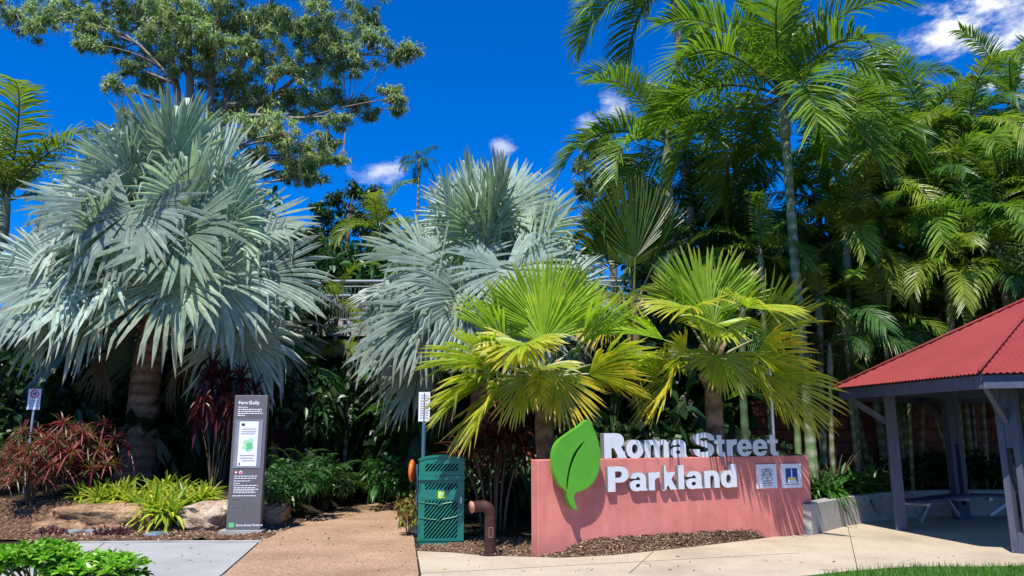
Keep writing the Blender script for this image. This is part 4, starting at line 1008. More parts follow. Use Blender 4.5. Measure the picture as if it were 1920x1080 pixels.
# ------------------------------------------------------------------ feather palms: shared frond meshes, every frond its own object
POOL = {}
def pool(kind):
    if kind in POOL: return POOL[kind]
    rg = np.random.default_rng(sum(map(ord, kind)))
    K = {'ringed': dict(L=2.8, grav=1.75, vee=.6, hang=.32, col=(.10, .22, .025), col2=(.22, .31, .03), lf=.85, nl=64, width=.021),
         'cane': dict(L=2.3, grav=1.9, vee=.5, hang=.42, col=(.09, .22, .028), col2=(.24, .33, .035), lf=.70, nl=60, width=.019),
         'dark': dict(L=2.4, grav=1.9, vee=.3, hang=.6, col=(.04, .125, .028), col2=(.08, .18, .032), lf=.70, nl=58, width=.019),
         'yellow': dict(L=2.2, grav=2.0, vee=.45, hang=.45, col=(.15, .25, .028), col2=(.30, .34, .035), lf=.68, nl=58, width=.019)}[kind]
    out = []
    for el in (82, 72, 60, 48, 34, 18, 2, -18):
        for _ in range(2): out.append((el, mesh_of('frond', pinnate(el=R(el), rg=rg, **K), M_leaf)))
    POOL[kind] = out
    return out
def put_crown(o, c, kind, nf, rg, scale=1.0, top=84, low=-20, az0=0):
    pl = pool(kind); els = np.array([e for e, _ in pl])
    for i in range(nf):
        q = (i + .5) / nf; el = top + (low - top) * q ** .9 + rg.normal(0, 4); cand = np.argsort(np.abs(els - el))[:3]; me = pl[int(rg.choice(cand))][1]
        f = link('frond', me, o, (c[0], c[1], c[2] - .12 * q), (rg.normal(0, .12), 0, az0 + i * 2.39996 + rg.normal(0, .2)))
        s = scale * rg.uniform(.88, 1.1); f.scale = (s, s * rng.choice((1, -1)), s)
def feather_palm(label, px, py, Y, kind, nf=10, scale=1.0, tr=.075, seed=0, name='cane_palm', tcol=(.17, .20, .085), shaft=True, top=84, low=-22, lean=0.0, group=None, basez=None, dead=False, az0=0, clump=0):
    rg = np.random.default_rng(seed * 13 + 5); c = at(px, py, Y); bx = c.x - lean; bz = float(H(bx, Y)) if basez is None else basez
    o = thing(name, label, 'palm tree', (bx, Y, bz - .1), 0, group); h = c.z - bz + .1
    sh = min(.9 * scale, h * .3) if shaft else .1
    t1 = Vector((lean * (h - sh) / h, 0, h - sh)); top_ = Vector((lean, 0, h))
    a = Acc(); trunk_mesh(a, (0, 0, 0), t1, tr * 1.15, tr, rings=max(6, int(h / .28)), col=tcol, col2=(.34, .34, .26), flare=1.4, wob=.01); build('trunk', a, M_bark_fine, o, smooth=True)
    if shaft:
        a = Acc(); tube(a, [t1 - Vector((0, 0, .02)), t1.lerp(top_, .1), t1.lerp(top_, .5), t1.lerp(top_, .85), top_ + Vector((0, 0, .12))], [tr * 1.05, tr * 1.5, tr * 1.35, tr, tr * .45], 12, (.20, .26, .15)); build('crownshaft', a, M_bark_fine, o, smooth=True)
    put_crown(o, top_, kind, nf, rg, scale, top, low, az0)
    for q in range(clump):
        an = q * 2.1 + seed; hh = h * rg.uniform(.55, .9); b_ = Vector((cos(an) * .3, sin(an) * .3, 0)); t_ = Vector((cos(an) * rg.uniform(.5, 1.1), sin(an) * .55, hh)); f_ = b_.lerp(t_, .82)
        a = Acc(); trunk_mesh(a, b_, f_, tr * .8, tr * .7, rings=max(6, int(hh / .28)), col=tcol, col2=(.34, .34, .26), flare=1.2, wob=.01); build('trunk', a, M_bark_fine, o, smooth=True)
        a = Acc(); tube(a, [f_, f_.lerp(t_, .15), f_.lerp(t_, .6), t_, t_ + Vector((0, 0, .1))], [tr * .75, tr * 1.05, tr * .9, tr * .6, tr * .3], 10, (.20, .26, .15)); build('crownshaft', a, M_bark_fine, o, smooth=True)
        put_crown(o, t_, kind if q % 2 else 'dark', max(6, nf - 3), rg, scale * .85, 78, low, q * 1.3)
    if dead:
        a = Acc(); d_ = pinnate(1.6, R(-50), rg, 26, .5, 1.2, .1, .9, (.16, .08, .045), (.22, .12, .06), (.16, .09, .05)); build('dead_frond', d_, M_gum, o, t1, (0, 0, rg.uniform(2, 4)))
    return o
feather_palm('tallest palm with pale grey green ringed trunk right of the fan palms', 1466, 175, 14.6, 'ringed', 19, 1.12, .085, 1, 'ringed_palm', (.15, .22, .09), low=-8, lean=-.05)
feather_palm('slender pale trunked palm whose crown tops out above the dark fan palm', 1262, -60, 18.5, 'ringed', 16, 1.15, .10, 2, 'ringed_palm', (.33, .34, .31), low=-25, lean=-.25)
feather_palm('feather palm with fronds arching left over the pale gum tree', 1250, 262, 17.2, 'ringed', 15, 1.05, .09, 3, 'ringed_palm', (.25, .25, .2), dead=True, low=-15, az0=.6)
feather_palm('feather palm showing only upright bright fronds beside the huge silver palm', 12, 370, 17.5, 'yellow', 10, 1.5, .11, 4, 'feather_palm', low=42, az0=.3)
CP = [(1590, 240, 17.5, 'cane', 10, 1.05, 'green cane palm just right of the tall ringed palm crown'),
      (1660, 330, 16.6, 'yellow', 10, 1.05, 'yellow green cane palm with a bright frond reaching left below the cloud'),
      (1735, 235, 18.2, 'cane', 11, 1.1, 'cane palm whose crown peaks directly under the white cloud'),
      (1815, 260, 17.2, 'yellow', 11, 1.15, 'yellow green cane palm with the crown right of the cloud'),
      (1900, 190, 18.4, 'cane', 12, 1.2, 'highest cane palm at the far right edge of the grove'),
      (1560, 400, 17.8, 'dark', 10, 1.0, 'dark cane palm behind the ringed trunk at half its height'),
      (1770, 420, 16.2, 'cane', 10, 1.0, 'cane palm in front of the grove, over the slope of the red roof'),
      (1880, 345, 15.8, 'cane', 10, 1.15, 'cane palm with glossy arching fronds above the right of the red roof'),
      (1610, 520, 16.6, 'dark', 10, .85, 'thin stemmed cane palm over the left corner of the red roof'),
      (1700, 540, 17.6, 'dark', 10, 1.0, 'dark low cane palm behind the left slope of the red roof'),
      (1535, 560, 15.2, 'yellow', 7, .62, 'small yellowish cane palm with thin green stem beside the ringed trunk'),
      (1820, 530, 17.6, 'dark', 10, 1.05, 'dark low cane palm behind the middle of the red roof'),
      (1420, 400, 17.6, 'dark', 10, 1.0, 'dark feather palm left of the ringed trunk above the fan palm'),
      (1350, 330, 19.2, 'dark', 10, 1.1, 'dark feather palm between the two tall pale trunks'),
      (1290, 430, 18.6, 'dark', 9, 1.0, 'dark feather palm behind the upright dark fan leaf'),
      (1480, 510, 18.4, 'dark', 9, 1.0, 'dark feather palm low behind the ringed trunk'),
      (1950, 430, 16.8, 'dark', 10, 1.15, 'dark cane palm cut by the frame edge above the roof'),
      (1640, 190, 21.0, 'cane', 10, 1.0, 'farther cane palm showing its crown behind the bright frond'),
      (1655, 590, 15.2, 'cane', 8, .72, 'low cane palm drooping just above the left end of the red roof'),
      (1775, 500, 15.0, 'yellow', 8, .8, 'sunlit cane palm drooping above the middle of the red roof slope'),
      (1870, 470, 14.9, 'cane', 9, .9, 'sunlit cane palm drooping over the upper red roof'),
      (1425, 470, 15.6, 'cane', 8, .75, 'sunlit feather palm just left of the ringed trunk at mid height'),
      (1585, 440, 15.8, 'yellow', 9, .9, 'sunlit yellow green cane palm just right of the ringed trunk'),
      (1980, 260, 17.5, 'cane', 10, 1.2, 'cane palm at the frame edge with trunk outside the view')]
for i, (px, py, Y, kind, nf, s_, lab) in enumerate(CP):
    feather_palm(lab, px, py, Y, kind, nf, s_, .05 + .012 * (i % 3), 20 + i, lean=.25 * sin(i * 2.1), group='cane palms of the grove behind the shelter', dead=i % 3 == 1, az0=i * .8, low=-30, clump=1 if (nf < 8 or 'sunlit' in lab or 'drooping' in lab) else 3 if Y < 17 else 4)
for px, py, Y, kind, nf, s_, nm, lab in ((632, 560, 18.2, 'yellow', 6, .62, 'feather_palm', 'small bright feather palm in front of the walkway railing'), (560, 690, 17.4, 'dark', 7, .62, 'feather_palm', 'low dark feather palm under the walkway beam'), (712, 430, 23.5, 'yellow', 9, .9, 'feather_palm', 'yellowish feather palm rising just beyond the walkway railing'), (786, 302, 30, 'dark', 9, .42, 'feather_palm', 'distant thin palm showing only its crown against the sky'), (655, 655, 17.6, 'yellow', 5, .5, 'feather_palm', 'small yellowish feather palm drooping below the walkway beam')):
    feather_palm(lab, px, py, Y, kind, nf, s_, .05, int(px), nm, (.12, .1, .07), low=-10)

# ------------------------------------------------------------------ broadleaf trees
def broad_tree(name, label, base, trunks, clusters, Y, leafL, leafW, pal, dens, seed, barkcol, hang=.5, rt=.35, mat=None):
    rg = np.random.default_rng(seed); bx, by = base; bz = float(H(bx, by)); o = thing(name, label, 'tree', (bx, by, bz - .2)); B = np.array((bx, by, bz - .2))
    a = Acc(); nodes = []
    for pts, r0, r1 in trunks:
        q = np.array([at(px, py, Y + dy) for px, py, dy in pts]) - B
        if pts is trunks[0][0] or True: q = np.concatenate([[np.array(((q[0, 0]) * .5, 0, 0))], q])
        t = np.linspace(0, 1, 20); s_ = np.linspace(0, 1, len(q)); q = np.stack([np.interp(t, s_, q[:, i]) for i in range(3)], 1)
        q[1:-1] = (q[:-2] + q[1:-1] * 2 + q[2:]) / 4
        tube(a, q, np.linspace(r0, r1, 20), 9, tuple(barkcol)); nodes += [(p, r0 + (r1 - r0) * k_ / 19) for k_, p in enumerate(q)]
    NP = np.array([n_[0] for n_ in nodes]); NR = np.array([n_[1] for n_ in nodes])
    cr = Acc()
    for (px, py, rp) in clusters:
        dy = rg.uniform(-2.2, 2.2); C = np.array(at(px, py, Y + dy)) - B; rad = rp / F * Y
        w_ = np.linalg.norm(NP - C, axis=1) + np.where(NP[:, 2] > C[2] - .3, 3, 0); j = int(np.argmin(w_)); S = NP[j]; m_ = (S + C) / 2 + np.array((0, 0, .12 * np.linalg.norm(C - S))) + rg.normal(0, .15, 3)
        br = bez(S, m_, C, 7); tube(a, br, np.linspace(min(NR[j] * .6, .12), .025, 7), 6, tuple(np.array(barkcol) * .8))
        ns = max(5, int(9 + rad * rad * 7))
        for _ in range(ns):
            c2 = C + unit(rg.normal(size=3)) * rg.random() ** .45 * rad * np.array((1.2, 1.1, .8)) * rg.uniform(.7, 1.25); sr = rg.uniform(.22, .62) * (.5 + .35 * rad)
            tube(a, [br[-2], (br[-2] + c2) / 2 + rg.normal(0, .06, 3), c2], [.022, .014, .006], 4, tuple(np.array(barkcol) * .7), cap=False)
            tone = rg.uniform(.75, 1.25)
            leaf_cloud(cr, c2, (sr, sr, sr * .75), int(dens * (18 + sr * sr * 170)), leafL, leafW, np.array(pal) * tone, rg, .2, hang, .05, [(0, .2), (.4, 1), (1, .05)], .12)
    build('trunk', a, M_bark_fine, o, smooth=True); build('crown', cr, mat or M_gum, o)
    return o
EU = [(30, 30, 55), (105, 20, 50), (230, 15, 50), (168, 84, 24), (222, 95, 38), (215, 162, 26), (300, 95, 55), (345, 55, 75), (410, 45, 60), (265, 45, 45), (500, 35, 60), (560, 60, 60), (620, 45, 60), (680, 35, 45), (640, 95, 55), (700, 75, 35), (770, 92, 30), (600, 125, 45), (540, 135, 50), (500, 105, 50), (480, 170, 55), (560, 185, 45), (620, 175, 40), (662, 192, 28), (732, 170, 18), (742, 185, 15), (744, 204, 12), (435, 195, 45), (470, 230, 50), (520, 262, 55), (560, 295, 45), (600, 300, 26), (620, 265, 18), (642, 300, 11), (590, 335, 18), (300, 155, 35), (390, 100, 55), (340, 125, 35), (450, 100, 45), (250, 125, 25), (160, 30, 30), (70, 45, 30), (180, 45, 30), (300, 30, 50), (740, 110, 20), (590, 210, 40), (640, 225, 25), (700, 215, 14), (440, 270, 30), (480, 320, 30), (540, 330, 25), (400, 150, 40), (370, 200, 25),
      (455, 150, 50), (500, 200, 50), (445, 240, 45), (500, 300, 40), (540, 250, 50), (575, 320, 35), (610, 285, 30), (400, 20, 50), (330, 20, 50), (160, 50, 35), (470, 60, 55), (600, 85, 50), (660, 120, 40), (350, -90, 110), (540, -90, 120), (190, -60, 70), (680, -60, 60), (440, -40, 70), (60, -30, 50)]
broad_tree('gum_tree', 'large gum tree with several bare trunks above the left silver palm', (-13.2, 34), [([(345, 260, 0), (335, 190, 0), (318, 90, .5), (300, -20, .5)], .27, .10), ([(360, 260, 0), (357, 190, 0), (352, 60, -.5), (345, -60, -.5)], .30, .10), ([(385, 260, .3), (395, 180, .3), (402, 80, 0), (420, -60, 0)], .25, .09), ([(400, 260, .5), (430, 170, 1), (470, 80, 1.2), (520, -20, 1.2)], .26, .1), ([(350, 180, 0), (250, 70, -.8), (150, 40, -.8), (40, 44, -1)], .11, .03), ([(400, 200, 0), (500, 190, 1), (600, 110, 1), (740, 95, 1)], .2, .03), ([(400, 240, 0), (470, 215, -.5), (560, 222, -.5), (650, 215, -.5)], .16, .03)],
           EU, 34, .22, .03, [(.28, .37, .16), (.36, .44, .20), (.16, .24, .10), (.46, .49, .27)], 2.3, 5, (.33, .26, .215))
broad_tree('leafy_tree', 'dark green leafy tree beyond the walkway between the silver palms', (-7.2, 27), [([(640, 560, 0), (650, 470, 0), (655, 400, 0)], .22, .06), ([(640, 560, 0), (610, 470, 0), (600, 420, 0)], .15, .05)],
           [(600, 400, 22), (635, 375, 22), (665, 355, 20), (700, 372, 22), (720, 395, 18), (650, 410, 35), (610, 440, 35), (690, 430, 35), (640, 470, 40), (580, 450, 30), (720, 470, 35), (590, 500, 40), (690, 500, 35), (545, 430, 30), (560, 480, 35), (530, 520, 35), (740, 440, 30), (750, 490, 35)], 27, .22, .045, [(.06, .12, .035), (.09, .17, .04), (.04, .085, .025)], 1.3, 6, (.12, .09, .07), .2)
broad_tree('leafy_tree', 'small leafy tree close in front of the walkway railing beside the left silver palm', at(575, 640, 18.9)[:2], [([(575, 700, 0), (572, 560, 0), (570, 470, 0)], .1, .03)],
           [(572, 440, 22), (552, 470, 24), (590, 480, 20), (560, 510, 28), (578, 545, 26), (540, 545, 30), (555, 590, 30), (590, 600, 22)], 18.9, .16, .035, [(.05, .11, .03), (.08, .15, .035), (.035, .075, .022)], 1.6, 8, (.12, .09, .07), .2)
broad_tree('feathery_tree', 'pale green feathery tree against the sky behind the dark fan palm', (4.2, 30), [([(1150, 480, 0), (1145, 380, 0), (1135, 310, 0)], .2, .05), ([(1150, 480, 0), (1180, 380, 0), (1190, 330, 0)], .15, .04)],
           [(1105, 285, 22), (1130, 270, 22), (1150, 290, 24), (1090, 310, 20), (1170, 315, 26), (1120, 330, 26), (1195, 345, 26), (1150, 360, 30), (1095, 360, 24), (1215, 380, 26), (1180, 400, 30), (1120, 400, 26)], 30, .28, .03, [(.14, .22, .08), (.18, .27, .09), (.10, .17, .06), (.24, .22, .06)], 1.6, 7, (.2, .16, .12), .1)

# bare stems in the understorey
for px, y0, y1, Y, r_, col, lab in ((512, 690, 905, 17.0, .09, (.27, .17, .09), 'slim tan trunk standing behind the grey information pillar'), (184, 640, 790, 17.5, .1, (.07, .06, .06), 'dark slim trunk between the prohibition sign and silver palm trunk'), (1490, 690, 850, 14.8, .06, (.13, .19, .07), 'green cane stem behind the right end of the pink sign'), (1392, 690, 840, 14.2, .07, (.06, .10, .045), 'dark green cane stem behind the word Street')):
    b = at(px, y1, Y); t_ = at(px + 6, y0, Y); bz = float(H(b.x, Y))
    o = thing('bare_trunk', lab, 'tree trunk', (b.x, Y, bz - .05)); a = Acc(); trunk_mesh(a, (0, 0, 0), (t_.x - b.x, 0, t_.z - bz + 1.2), r_ * 1.1, r_ * .9, rings=12, col=col, col2=tuple(np.array(col) * 1.5)); build('trunk', a, M_bark_fine, o, smooth=True)
    a = Acc(); put = pinnate(1.4, R(30), np.random.default_rng(int(px)), 26, .5, 1.6, .4, .5, (.04, .09, .02)); 
    for k_ in range(5): build('frond', put, M_leaf, o, (t_.x - b.x, 0, t_.z - bz + 1.15), (0, 0, k_ * 1.27))

b = at(1450, 840, 13.6); t_ = at(1444, 690, 13.6); o = thing('metal_pole', 'thin pale grey metal pole rising behind the last letters of Street', 'pole', (b.x, b.y, .1))
a = Acc(); tube(a, [(0, 0, 0), (t_.x - b.x, 0, t_.z)], .025, 8); build('shaft', a, M_steel, o)
a = Acc(); tube(a, [(t_.x - b.x, 0, t_.z), (t_.x - b.x, 0, t_.z + .04)], .03, 8); build('cap', a, M_steel, o)
# ------------------------------------------------------------------ understorey shrubs: a few kinds, copied
def copy_tree(o):
    c = o.copy(); COL.objects.link(c)
    for ch in list(o.children):
        d = ch.copy(); COL.objects.link(d); d.parent = c
    return c
PAL_D = [(.014, .042, .011), (.02, .06, .015), (.03, .08, .02), (.010, .03, .010)]  # leaf greens darkened, in both palettes, to stand for missing canopy shade
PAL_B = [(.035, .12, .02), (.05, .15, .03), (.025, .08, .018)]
SHR = {}
def shrub_proto(kind):
    rg = np.random.default_rng(sum(map(ord, kind)) + 3); o = thing('shrub', 'x', 'shrub'); st = Acc(); lf = Acc()
    n = 9
    for i in range(n):
        an = i * 2.4; r_ = .32 * sqrt(i / n) + .05; h_ = rg.uniform(.55, 1.0); tip = np.array((cos(an) * r_ * 1.8, sin(an) * r_ * 1.8, h_)); tube(st, bez((cos(an) * .05, sin(an) * .05, 0), (cos(an) * r_ * .5, sin(an) * r_ * .5, h_ * .6), tip, 6), np.linspace(.018, .006, 6), 5, (.09, .07, .04))
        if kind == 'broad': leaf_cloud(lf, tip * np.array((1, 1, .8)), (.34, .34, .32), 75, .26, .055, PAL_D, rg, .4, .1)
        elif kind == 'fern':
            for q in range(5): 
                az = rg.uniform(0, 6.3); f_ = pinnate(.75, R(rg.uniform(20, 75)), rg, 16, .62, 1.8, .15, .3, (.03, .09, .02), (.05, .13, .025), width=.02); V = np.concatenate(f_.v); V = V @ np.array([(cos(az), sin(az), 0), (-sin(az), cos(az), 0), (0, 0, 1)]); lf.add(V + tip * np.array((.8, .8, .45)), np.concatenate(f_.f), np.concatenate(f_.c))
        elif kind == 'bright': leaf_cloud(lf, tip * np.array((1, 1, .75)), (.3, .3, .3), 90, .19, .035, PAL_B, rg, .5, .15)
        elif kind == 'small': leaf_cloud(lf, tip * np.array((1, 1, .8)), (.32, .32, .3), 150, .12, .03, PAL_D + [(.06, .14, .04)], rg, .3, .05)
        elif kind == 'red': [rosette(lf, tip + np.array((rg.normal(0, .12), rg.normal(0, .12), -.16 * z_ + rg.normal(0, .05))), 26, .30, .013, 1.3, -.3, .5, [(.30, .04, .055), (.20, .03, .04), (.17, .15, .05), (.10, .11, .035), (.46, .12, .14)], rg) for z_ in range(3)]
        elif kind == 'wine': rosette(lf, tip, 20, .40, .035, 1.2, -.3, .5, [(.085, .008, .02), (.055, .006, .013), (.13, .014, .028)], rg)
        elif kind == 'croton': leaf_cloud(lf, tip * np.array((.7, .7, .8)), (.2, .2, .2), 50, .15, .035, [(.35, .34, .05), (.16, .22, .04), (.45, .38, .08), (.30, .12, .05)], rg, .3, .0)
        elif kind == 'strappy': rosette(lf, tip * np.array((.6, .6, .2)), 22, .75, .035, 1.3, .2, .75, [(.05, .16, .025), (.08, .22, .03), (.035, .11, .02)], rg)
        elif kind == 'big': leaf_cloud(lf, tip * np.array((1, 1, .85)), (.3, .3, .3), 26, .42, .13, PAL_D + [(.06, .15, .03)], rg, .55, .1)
    build('stem', st, M_bark_fine, o); build('foliage', lf, M_leaf, o)
    return o
def shrub(kind, label, px, py, Y, hm, wid=1.0, cat='shrub', group=None, name=None, z=None):
    p = at(px, py, Y); zb = float(H(p.x, Y)) if z is None else z
    if kind not in SHR: SHR[kind] = o = shrub_proto(kind)
    else: o = copy_tree(SHR[kind])
    o.name = name or 'shrub'; o.location = (p.x, Y, zb); o.rotation_euler = (0, 0, rng.uniform(0, 6.28)); o.scale = (wid * hm, wid * hm, hm)
    tag(o, label, cat)
    if group: o['group'] = group
    elif 'group' in o: del o['group']
    return o
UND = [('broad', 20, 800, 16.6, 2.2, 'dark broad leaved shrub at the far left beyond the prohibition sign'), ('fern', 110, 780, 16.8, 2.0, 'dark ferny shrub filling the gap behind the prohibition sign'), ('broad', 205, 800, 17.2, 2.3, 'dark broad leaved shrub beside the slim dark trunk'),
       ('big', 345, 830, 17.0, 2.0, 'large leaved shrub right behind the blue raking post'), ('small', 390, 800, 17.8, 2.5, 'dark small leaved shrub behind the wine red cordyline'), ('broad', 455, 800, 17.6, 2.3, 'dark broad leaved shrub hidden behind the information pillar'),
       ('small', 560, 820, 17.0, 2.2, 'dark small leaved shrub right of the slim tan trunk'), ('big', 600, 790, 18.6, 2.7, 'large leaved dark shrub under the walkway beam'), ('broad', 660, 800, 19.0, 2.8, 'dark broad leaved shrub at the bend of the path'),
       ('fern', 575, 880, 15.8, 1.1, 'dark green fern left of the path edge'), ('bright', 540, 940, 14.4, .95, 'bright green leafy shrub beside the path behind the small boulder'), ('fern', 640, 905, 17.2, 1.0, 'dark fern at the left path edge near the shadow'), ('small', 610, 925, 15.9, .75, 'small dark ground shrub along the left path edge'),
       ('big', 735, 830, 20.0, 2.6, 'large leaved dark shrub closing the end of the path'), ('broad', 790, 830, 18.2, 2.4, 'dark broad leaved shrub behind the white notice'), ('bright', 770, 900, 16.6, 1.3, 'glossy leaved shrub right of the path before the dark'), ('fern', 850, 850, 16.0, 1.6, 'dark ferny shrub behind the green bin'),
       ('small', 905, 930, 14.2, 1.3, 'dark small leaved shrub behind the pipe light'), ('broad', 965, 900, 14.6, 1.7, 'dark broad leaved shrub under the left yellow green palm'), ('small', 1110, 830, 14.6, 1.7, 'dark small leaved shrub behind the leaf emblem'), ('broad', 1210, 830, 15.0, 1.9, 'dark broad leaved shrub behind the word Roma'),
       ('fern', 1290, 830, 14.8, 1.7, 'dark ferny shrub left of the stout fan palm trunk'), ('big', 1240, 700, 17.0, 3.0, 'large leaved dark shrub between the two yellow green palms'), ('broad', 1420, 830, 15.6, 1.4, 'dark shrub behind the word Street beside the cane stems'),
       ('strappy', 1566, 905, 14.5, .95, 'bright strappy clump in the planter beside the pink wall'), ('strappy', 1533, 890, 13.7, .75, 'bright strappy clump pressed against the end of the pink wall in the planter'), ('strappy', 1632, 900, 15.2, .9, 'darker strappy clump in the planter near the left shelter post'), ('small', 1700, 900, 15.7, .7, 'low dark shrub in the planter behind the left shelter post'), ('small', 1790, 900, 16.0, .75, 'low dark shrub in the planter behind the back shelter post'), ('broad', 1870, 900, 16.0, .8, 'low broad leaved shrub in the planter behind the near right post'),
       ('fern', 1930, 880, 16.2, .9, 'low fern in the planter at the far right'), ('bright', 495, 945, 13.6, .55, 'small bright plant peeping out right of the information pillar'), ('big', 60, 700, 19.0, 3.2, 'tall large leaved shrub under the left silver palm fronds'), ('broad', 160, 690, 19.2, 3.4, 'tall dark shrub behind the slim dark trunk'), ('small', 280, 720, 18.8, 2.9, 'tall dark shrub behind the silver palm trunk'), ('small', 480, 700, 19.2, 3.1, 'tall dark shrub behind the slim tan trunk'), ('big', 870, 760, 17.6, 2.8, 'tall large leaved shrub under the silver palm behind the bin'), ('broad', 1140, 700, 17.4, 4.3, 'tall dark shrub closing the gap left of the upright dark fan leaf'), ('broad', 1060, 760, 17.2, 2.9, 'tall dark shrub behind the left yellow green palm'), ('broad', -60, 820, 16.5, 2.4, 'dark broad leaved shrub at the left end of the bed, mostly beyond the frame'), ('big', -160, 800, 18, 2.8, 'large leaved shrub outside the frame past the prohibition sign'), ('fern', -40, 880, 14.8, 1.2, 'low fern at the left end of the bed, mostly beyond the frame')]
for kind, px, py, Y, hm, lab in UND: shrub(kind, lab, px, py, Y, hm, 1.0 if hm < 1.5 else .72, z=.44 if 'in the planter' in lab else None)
for px, py, Y, hm, lab in ((95, 900, 14.0, 1.3, 'red and green cordyline clump left of the yellow bromeliads'), (160, 900, 14.4, 1.25, 'dark red cordyline clump nearest the silver palm trunk'), (55, 940, 13.6, 1.0, 'reddish low cordyline at the left end of the long boulder'), (10, 930, 14.6, .9, 'faded pinkish cordyline at the left edge beyond the boulders')):
    shrub('red', lab, px, py, Y, hm, .85, 'plant', 'red cordylines in the left bed', 'cordyline')
for px, py, Y, hm, lab in ((398, 900, 14.6, 1.75, 'wine red cordyline left of the information pillar'), (415, 900, 15.4, 2.2, 'taller dark wine cordyline behind the information pillar'), (505, 880, 16.2, 1.2, 'small wine cordyline at the right of the information pillar')):
    shrub('wine', lab, px, py, Y, hm, .38, 'plant', None, 'cordyline')
shrub('croton', 'yellow spotted croton bush against the left side of the green bin', 766, 990, 12.3, .68, .62, 'shrub', None, 'croton', 0.0)
# tall dark red cordyline with bare stems by the bin
o = thing('cordyline', 'tall dark red cordyline on thin bare stems behind the pipe light', 'plant', (*at(925, 980, 12.6)[:2], .03)); rg = np.random.default_rng(91); a = Acc(); b = Acc()
for i, (dx, dy, hh) in enumerate(((-.35, 0, 1.35), (-.1, .15, 1.6), (.12, -.05, 1.45), (.3, .1, 1.65), (.5, 0, 1.3), (-.55, .1, 1.15), (.05, .3, 1.8))):
    tip = np.array((dx, dy, hh)); tube(a, bez((dx * .35, dy, 0), (dx * .4, dy, hh * .6), tip, 7), np.linspace(.022, .015, 7), 6, (.24, .17, .115)); rosette(b, tip, 34, .62, .026, 1.35, -.5, .6, [(.13, .02, .015), (.08, .015, .012), (.17, .04, .02), (.06, .02, .012)], rg)
build('stem', a, M_bark_fine, o, smooth=True); build('foliage', b, M_leaf, o)
# yellow bromeliads
BR = None
for i, (px, py, Y) in enumerate(((150, 945, 13.9), (185, 945, 13.6), (215, 940, 13.8), (245, 945, 13.5), (265, 955, 13.25), (290, 955, 13.1), (320, 950, 13.25), (345, 945, 13.45), (375, 945, 13.6), (300, 965, 12.95), (320, 965, 12.98), (285, 940, 13.9), (340, 930, 14.1), (230, 930, 14.2), (390, 930, 14.0), (200, 935, 14.2), (310, 925, 14.4))):
    p = at(px, py, Y)
    if BR is None:
        BR = thing('bromeliad', 'yellow green strappy bromeliad massed above the boulders', 'plant', group='yellow bromeliads above the boulders'); a = Acc(); rosette(a, (0, 0, .02), 46, .48, .021, 1.4, .15, .5, [(.50, .52, .05), (.38, .46, .04), (.60, .56, .09), (.22, .34, .03)], np.random.default_rng(4)); build('foliage', a, M_leaf, BR)
        a = Acc(); tube(a, [(0, 0, -.1), (0, 0, .08)], .03, 8, (.1, .14, .03)); build('stem', a, M_bark_fine, BR); o = BR
    else: o = copy_tree(BR)
    o.location = (p.x, Y, max(float(H(p.x, Y)), p.z - .06)); o.rotation_euler = (0, 0, i * 1.7); s_ = rng.uniform(1.0, 1.4); o.scale = (s_, s_, s_)
# low purple ground plants by the kerb
for px, lab in ((95, 'low purple ground plant in the mulch at the left end of the kerb'), (195, 'low purple ground plant between two flat ground lights'), (225, 'low purple ground plant in front of the long boulder')):
    p = G(px, 1004); o = thing('ground_plant', lab, 'plant', (p.x, p.y, .03)); a = Acc(); leaf_cloud(a, (0, 0, .03), (.24, .14, .06), 160, .07, .018, [(.20, .05, .08), (.14, .03, .06), (.10, .07, .04)], rng); build('foliage', a, M_leaf, o)
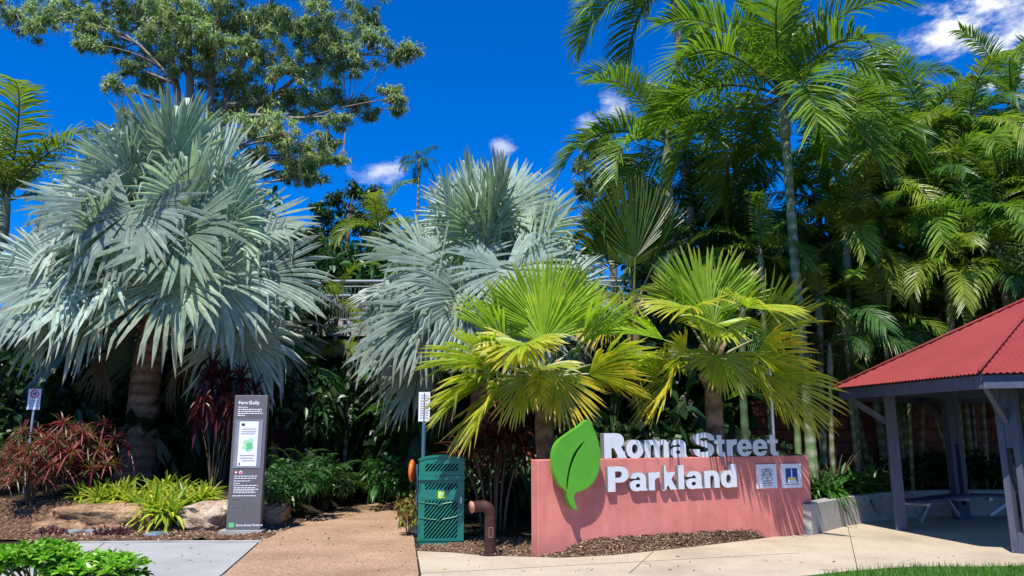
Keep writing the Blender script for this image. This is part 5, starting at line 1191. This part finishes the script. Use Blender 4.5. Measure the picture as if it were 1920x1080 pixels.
# glossy hedge in the near left corner
p = at(60, 1062, 7.9)
for cx, cy, hh, lab in ((-5.0, 8.3, .46, 'bright green glossy hedge shrub at the near left corner, the taller one'), (-4.35, 8.25, .36, 'bright green glossy low shrub reaching over the grey pavement'), (-5.75, 8.2, .44, 'bright green glossy hedge shrub cut by the frame at the near left')):
    o = thing('hedge_shrub', lab, 'shrub', (cx, cy, 0)); rg = np.random.default_rng(int(-cx * 100)); a = Acc(); b = Acc()
    for i in range(34):
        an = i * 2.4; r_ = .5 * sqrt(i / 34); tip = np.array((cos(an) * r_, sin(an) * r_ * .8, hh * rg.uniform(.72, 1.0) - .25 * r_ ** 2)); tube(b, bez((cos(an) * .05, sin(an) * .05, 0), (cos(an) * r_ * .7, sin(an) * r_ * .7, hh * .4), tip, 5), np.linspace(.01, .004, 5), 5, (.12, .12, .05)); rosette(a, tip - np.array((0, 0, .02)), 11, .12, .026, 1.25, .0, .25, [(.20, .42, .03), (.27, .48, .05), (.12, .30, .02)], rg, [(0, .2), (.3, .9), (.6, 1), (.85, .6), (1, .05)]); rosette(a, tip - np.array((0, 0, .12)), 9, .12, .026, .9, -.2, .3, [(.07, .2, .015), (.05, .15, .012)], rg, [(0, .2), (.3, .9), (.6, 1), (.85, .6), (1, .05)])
    build('stem', b, M_bark_fine, o); build('foliage', a, M_leaf, o)
# fallen fronds and leaves on the path
for px, py, r_, lab in ((655, 938, .5, 'dry fallen frond lying across the path in the shade'), (762, 972, .2, 'dry curled leaf lying at the path edge by the croton')):
    p = G(px, py + 6); o = thing('fallen_frond', lab, 'leaf', (p.x, p.y, .04), R(20)); f_ = pinnate(r_ * 1.6, R(6), np.random.default_rng(int(px)), 14, .4, .4, .05, .1, (.30, .17, .09), (.22, .12, .06), (.2, .12, .07)); build('blade', f_, M_gum, o)
# far mass of rainforest beyond the walkway
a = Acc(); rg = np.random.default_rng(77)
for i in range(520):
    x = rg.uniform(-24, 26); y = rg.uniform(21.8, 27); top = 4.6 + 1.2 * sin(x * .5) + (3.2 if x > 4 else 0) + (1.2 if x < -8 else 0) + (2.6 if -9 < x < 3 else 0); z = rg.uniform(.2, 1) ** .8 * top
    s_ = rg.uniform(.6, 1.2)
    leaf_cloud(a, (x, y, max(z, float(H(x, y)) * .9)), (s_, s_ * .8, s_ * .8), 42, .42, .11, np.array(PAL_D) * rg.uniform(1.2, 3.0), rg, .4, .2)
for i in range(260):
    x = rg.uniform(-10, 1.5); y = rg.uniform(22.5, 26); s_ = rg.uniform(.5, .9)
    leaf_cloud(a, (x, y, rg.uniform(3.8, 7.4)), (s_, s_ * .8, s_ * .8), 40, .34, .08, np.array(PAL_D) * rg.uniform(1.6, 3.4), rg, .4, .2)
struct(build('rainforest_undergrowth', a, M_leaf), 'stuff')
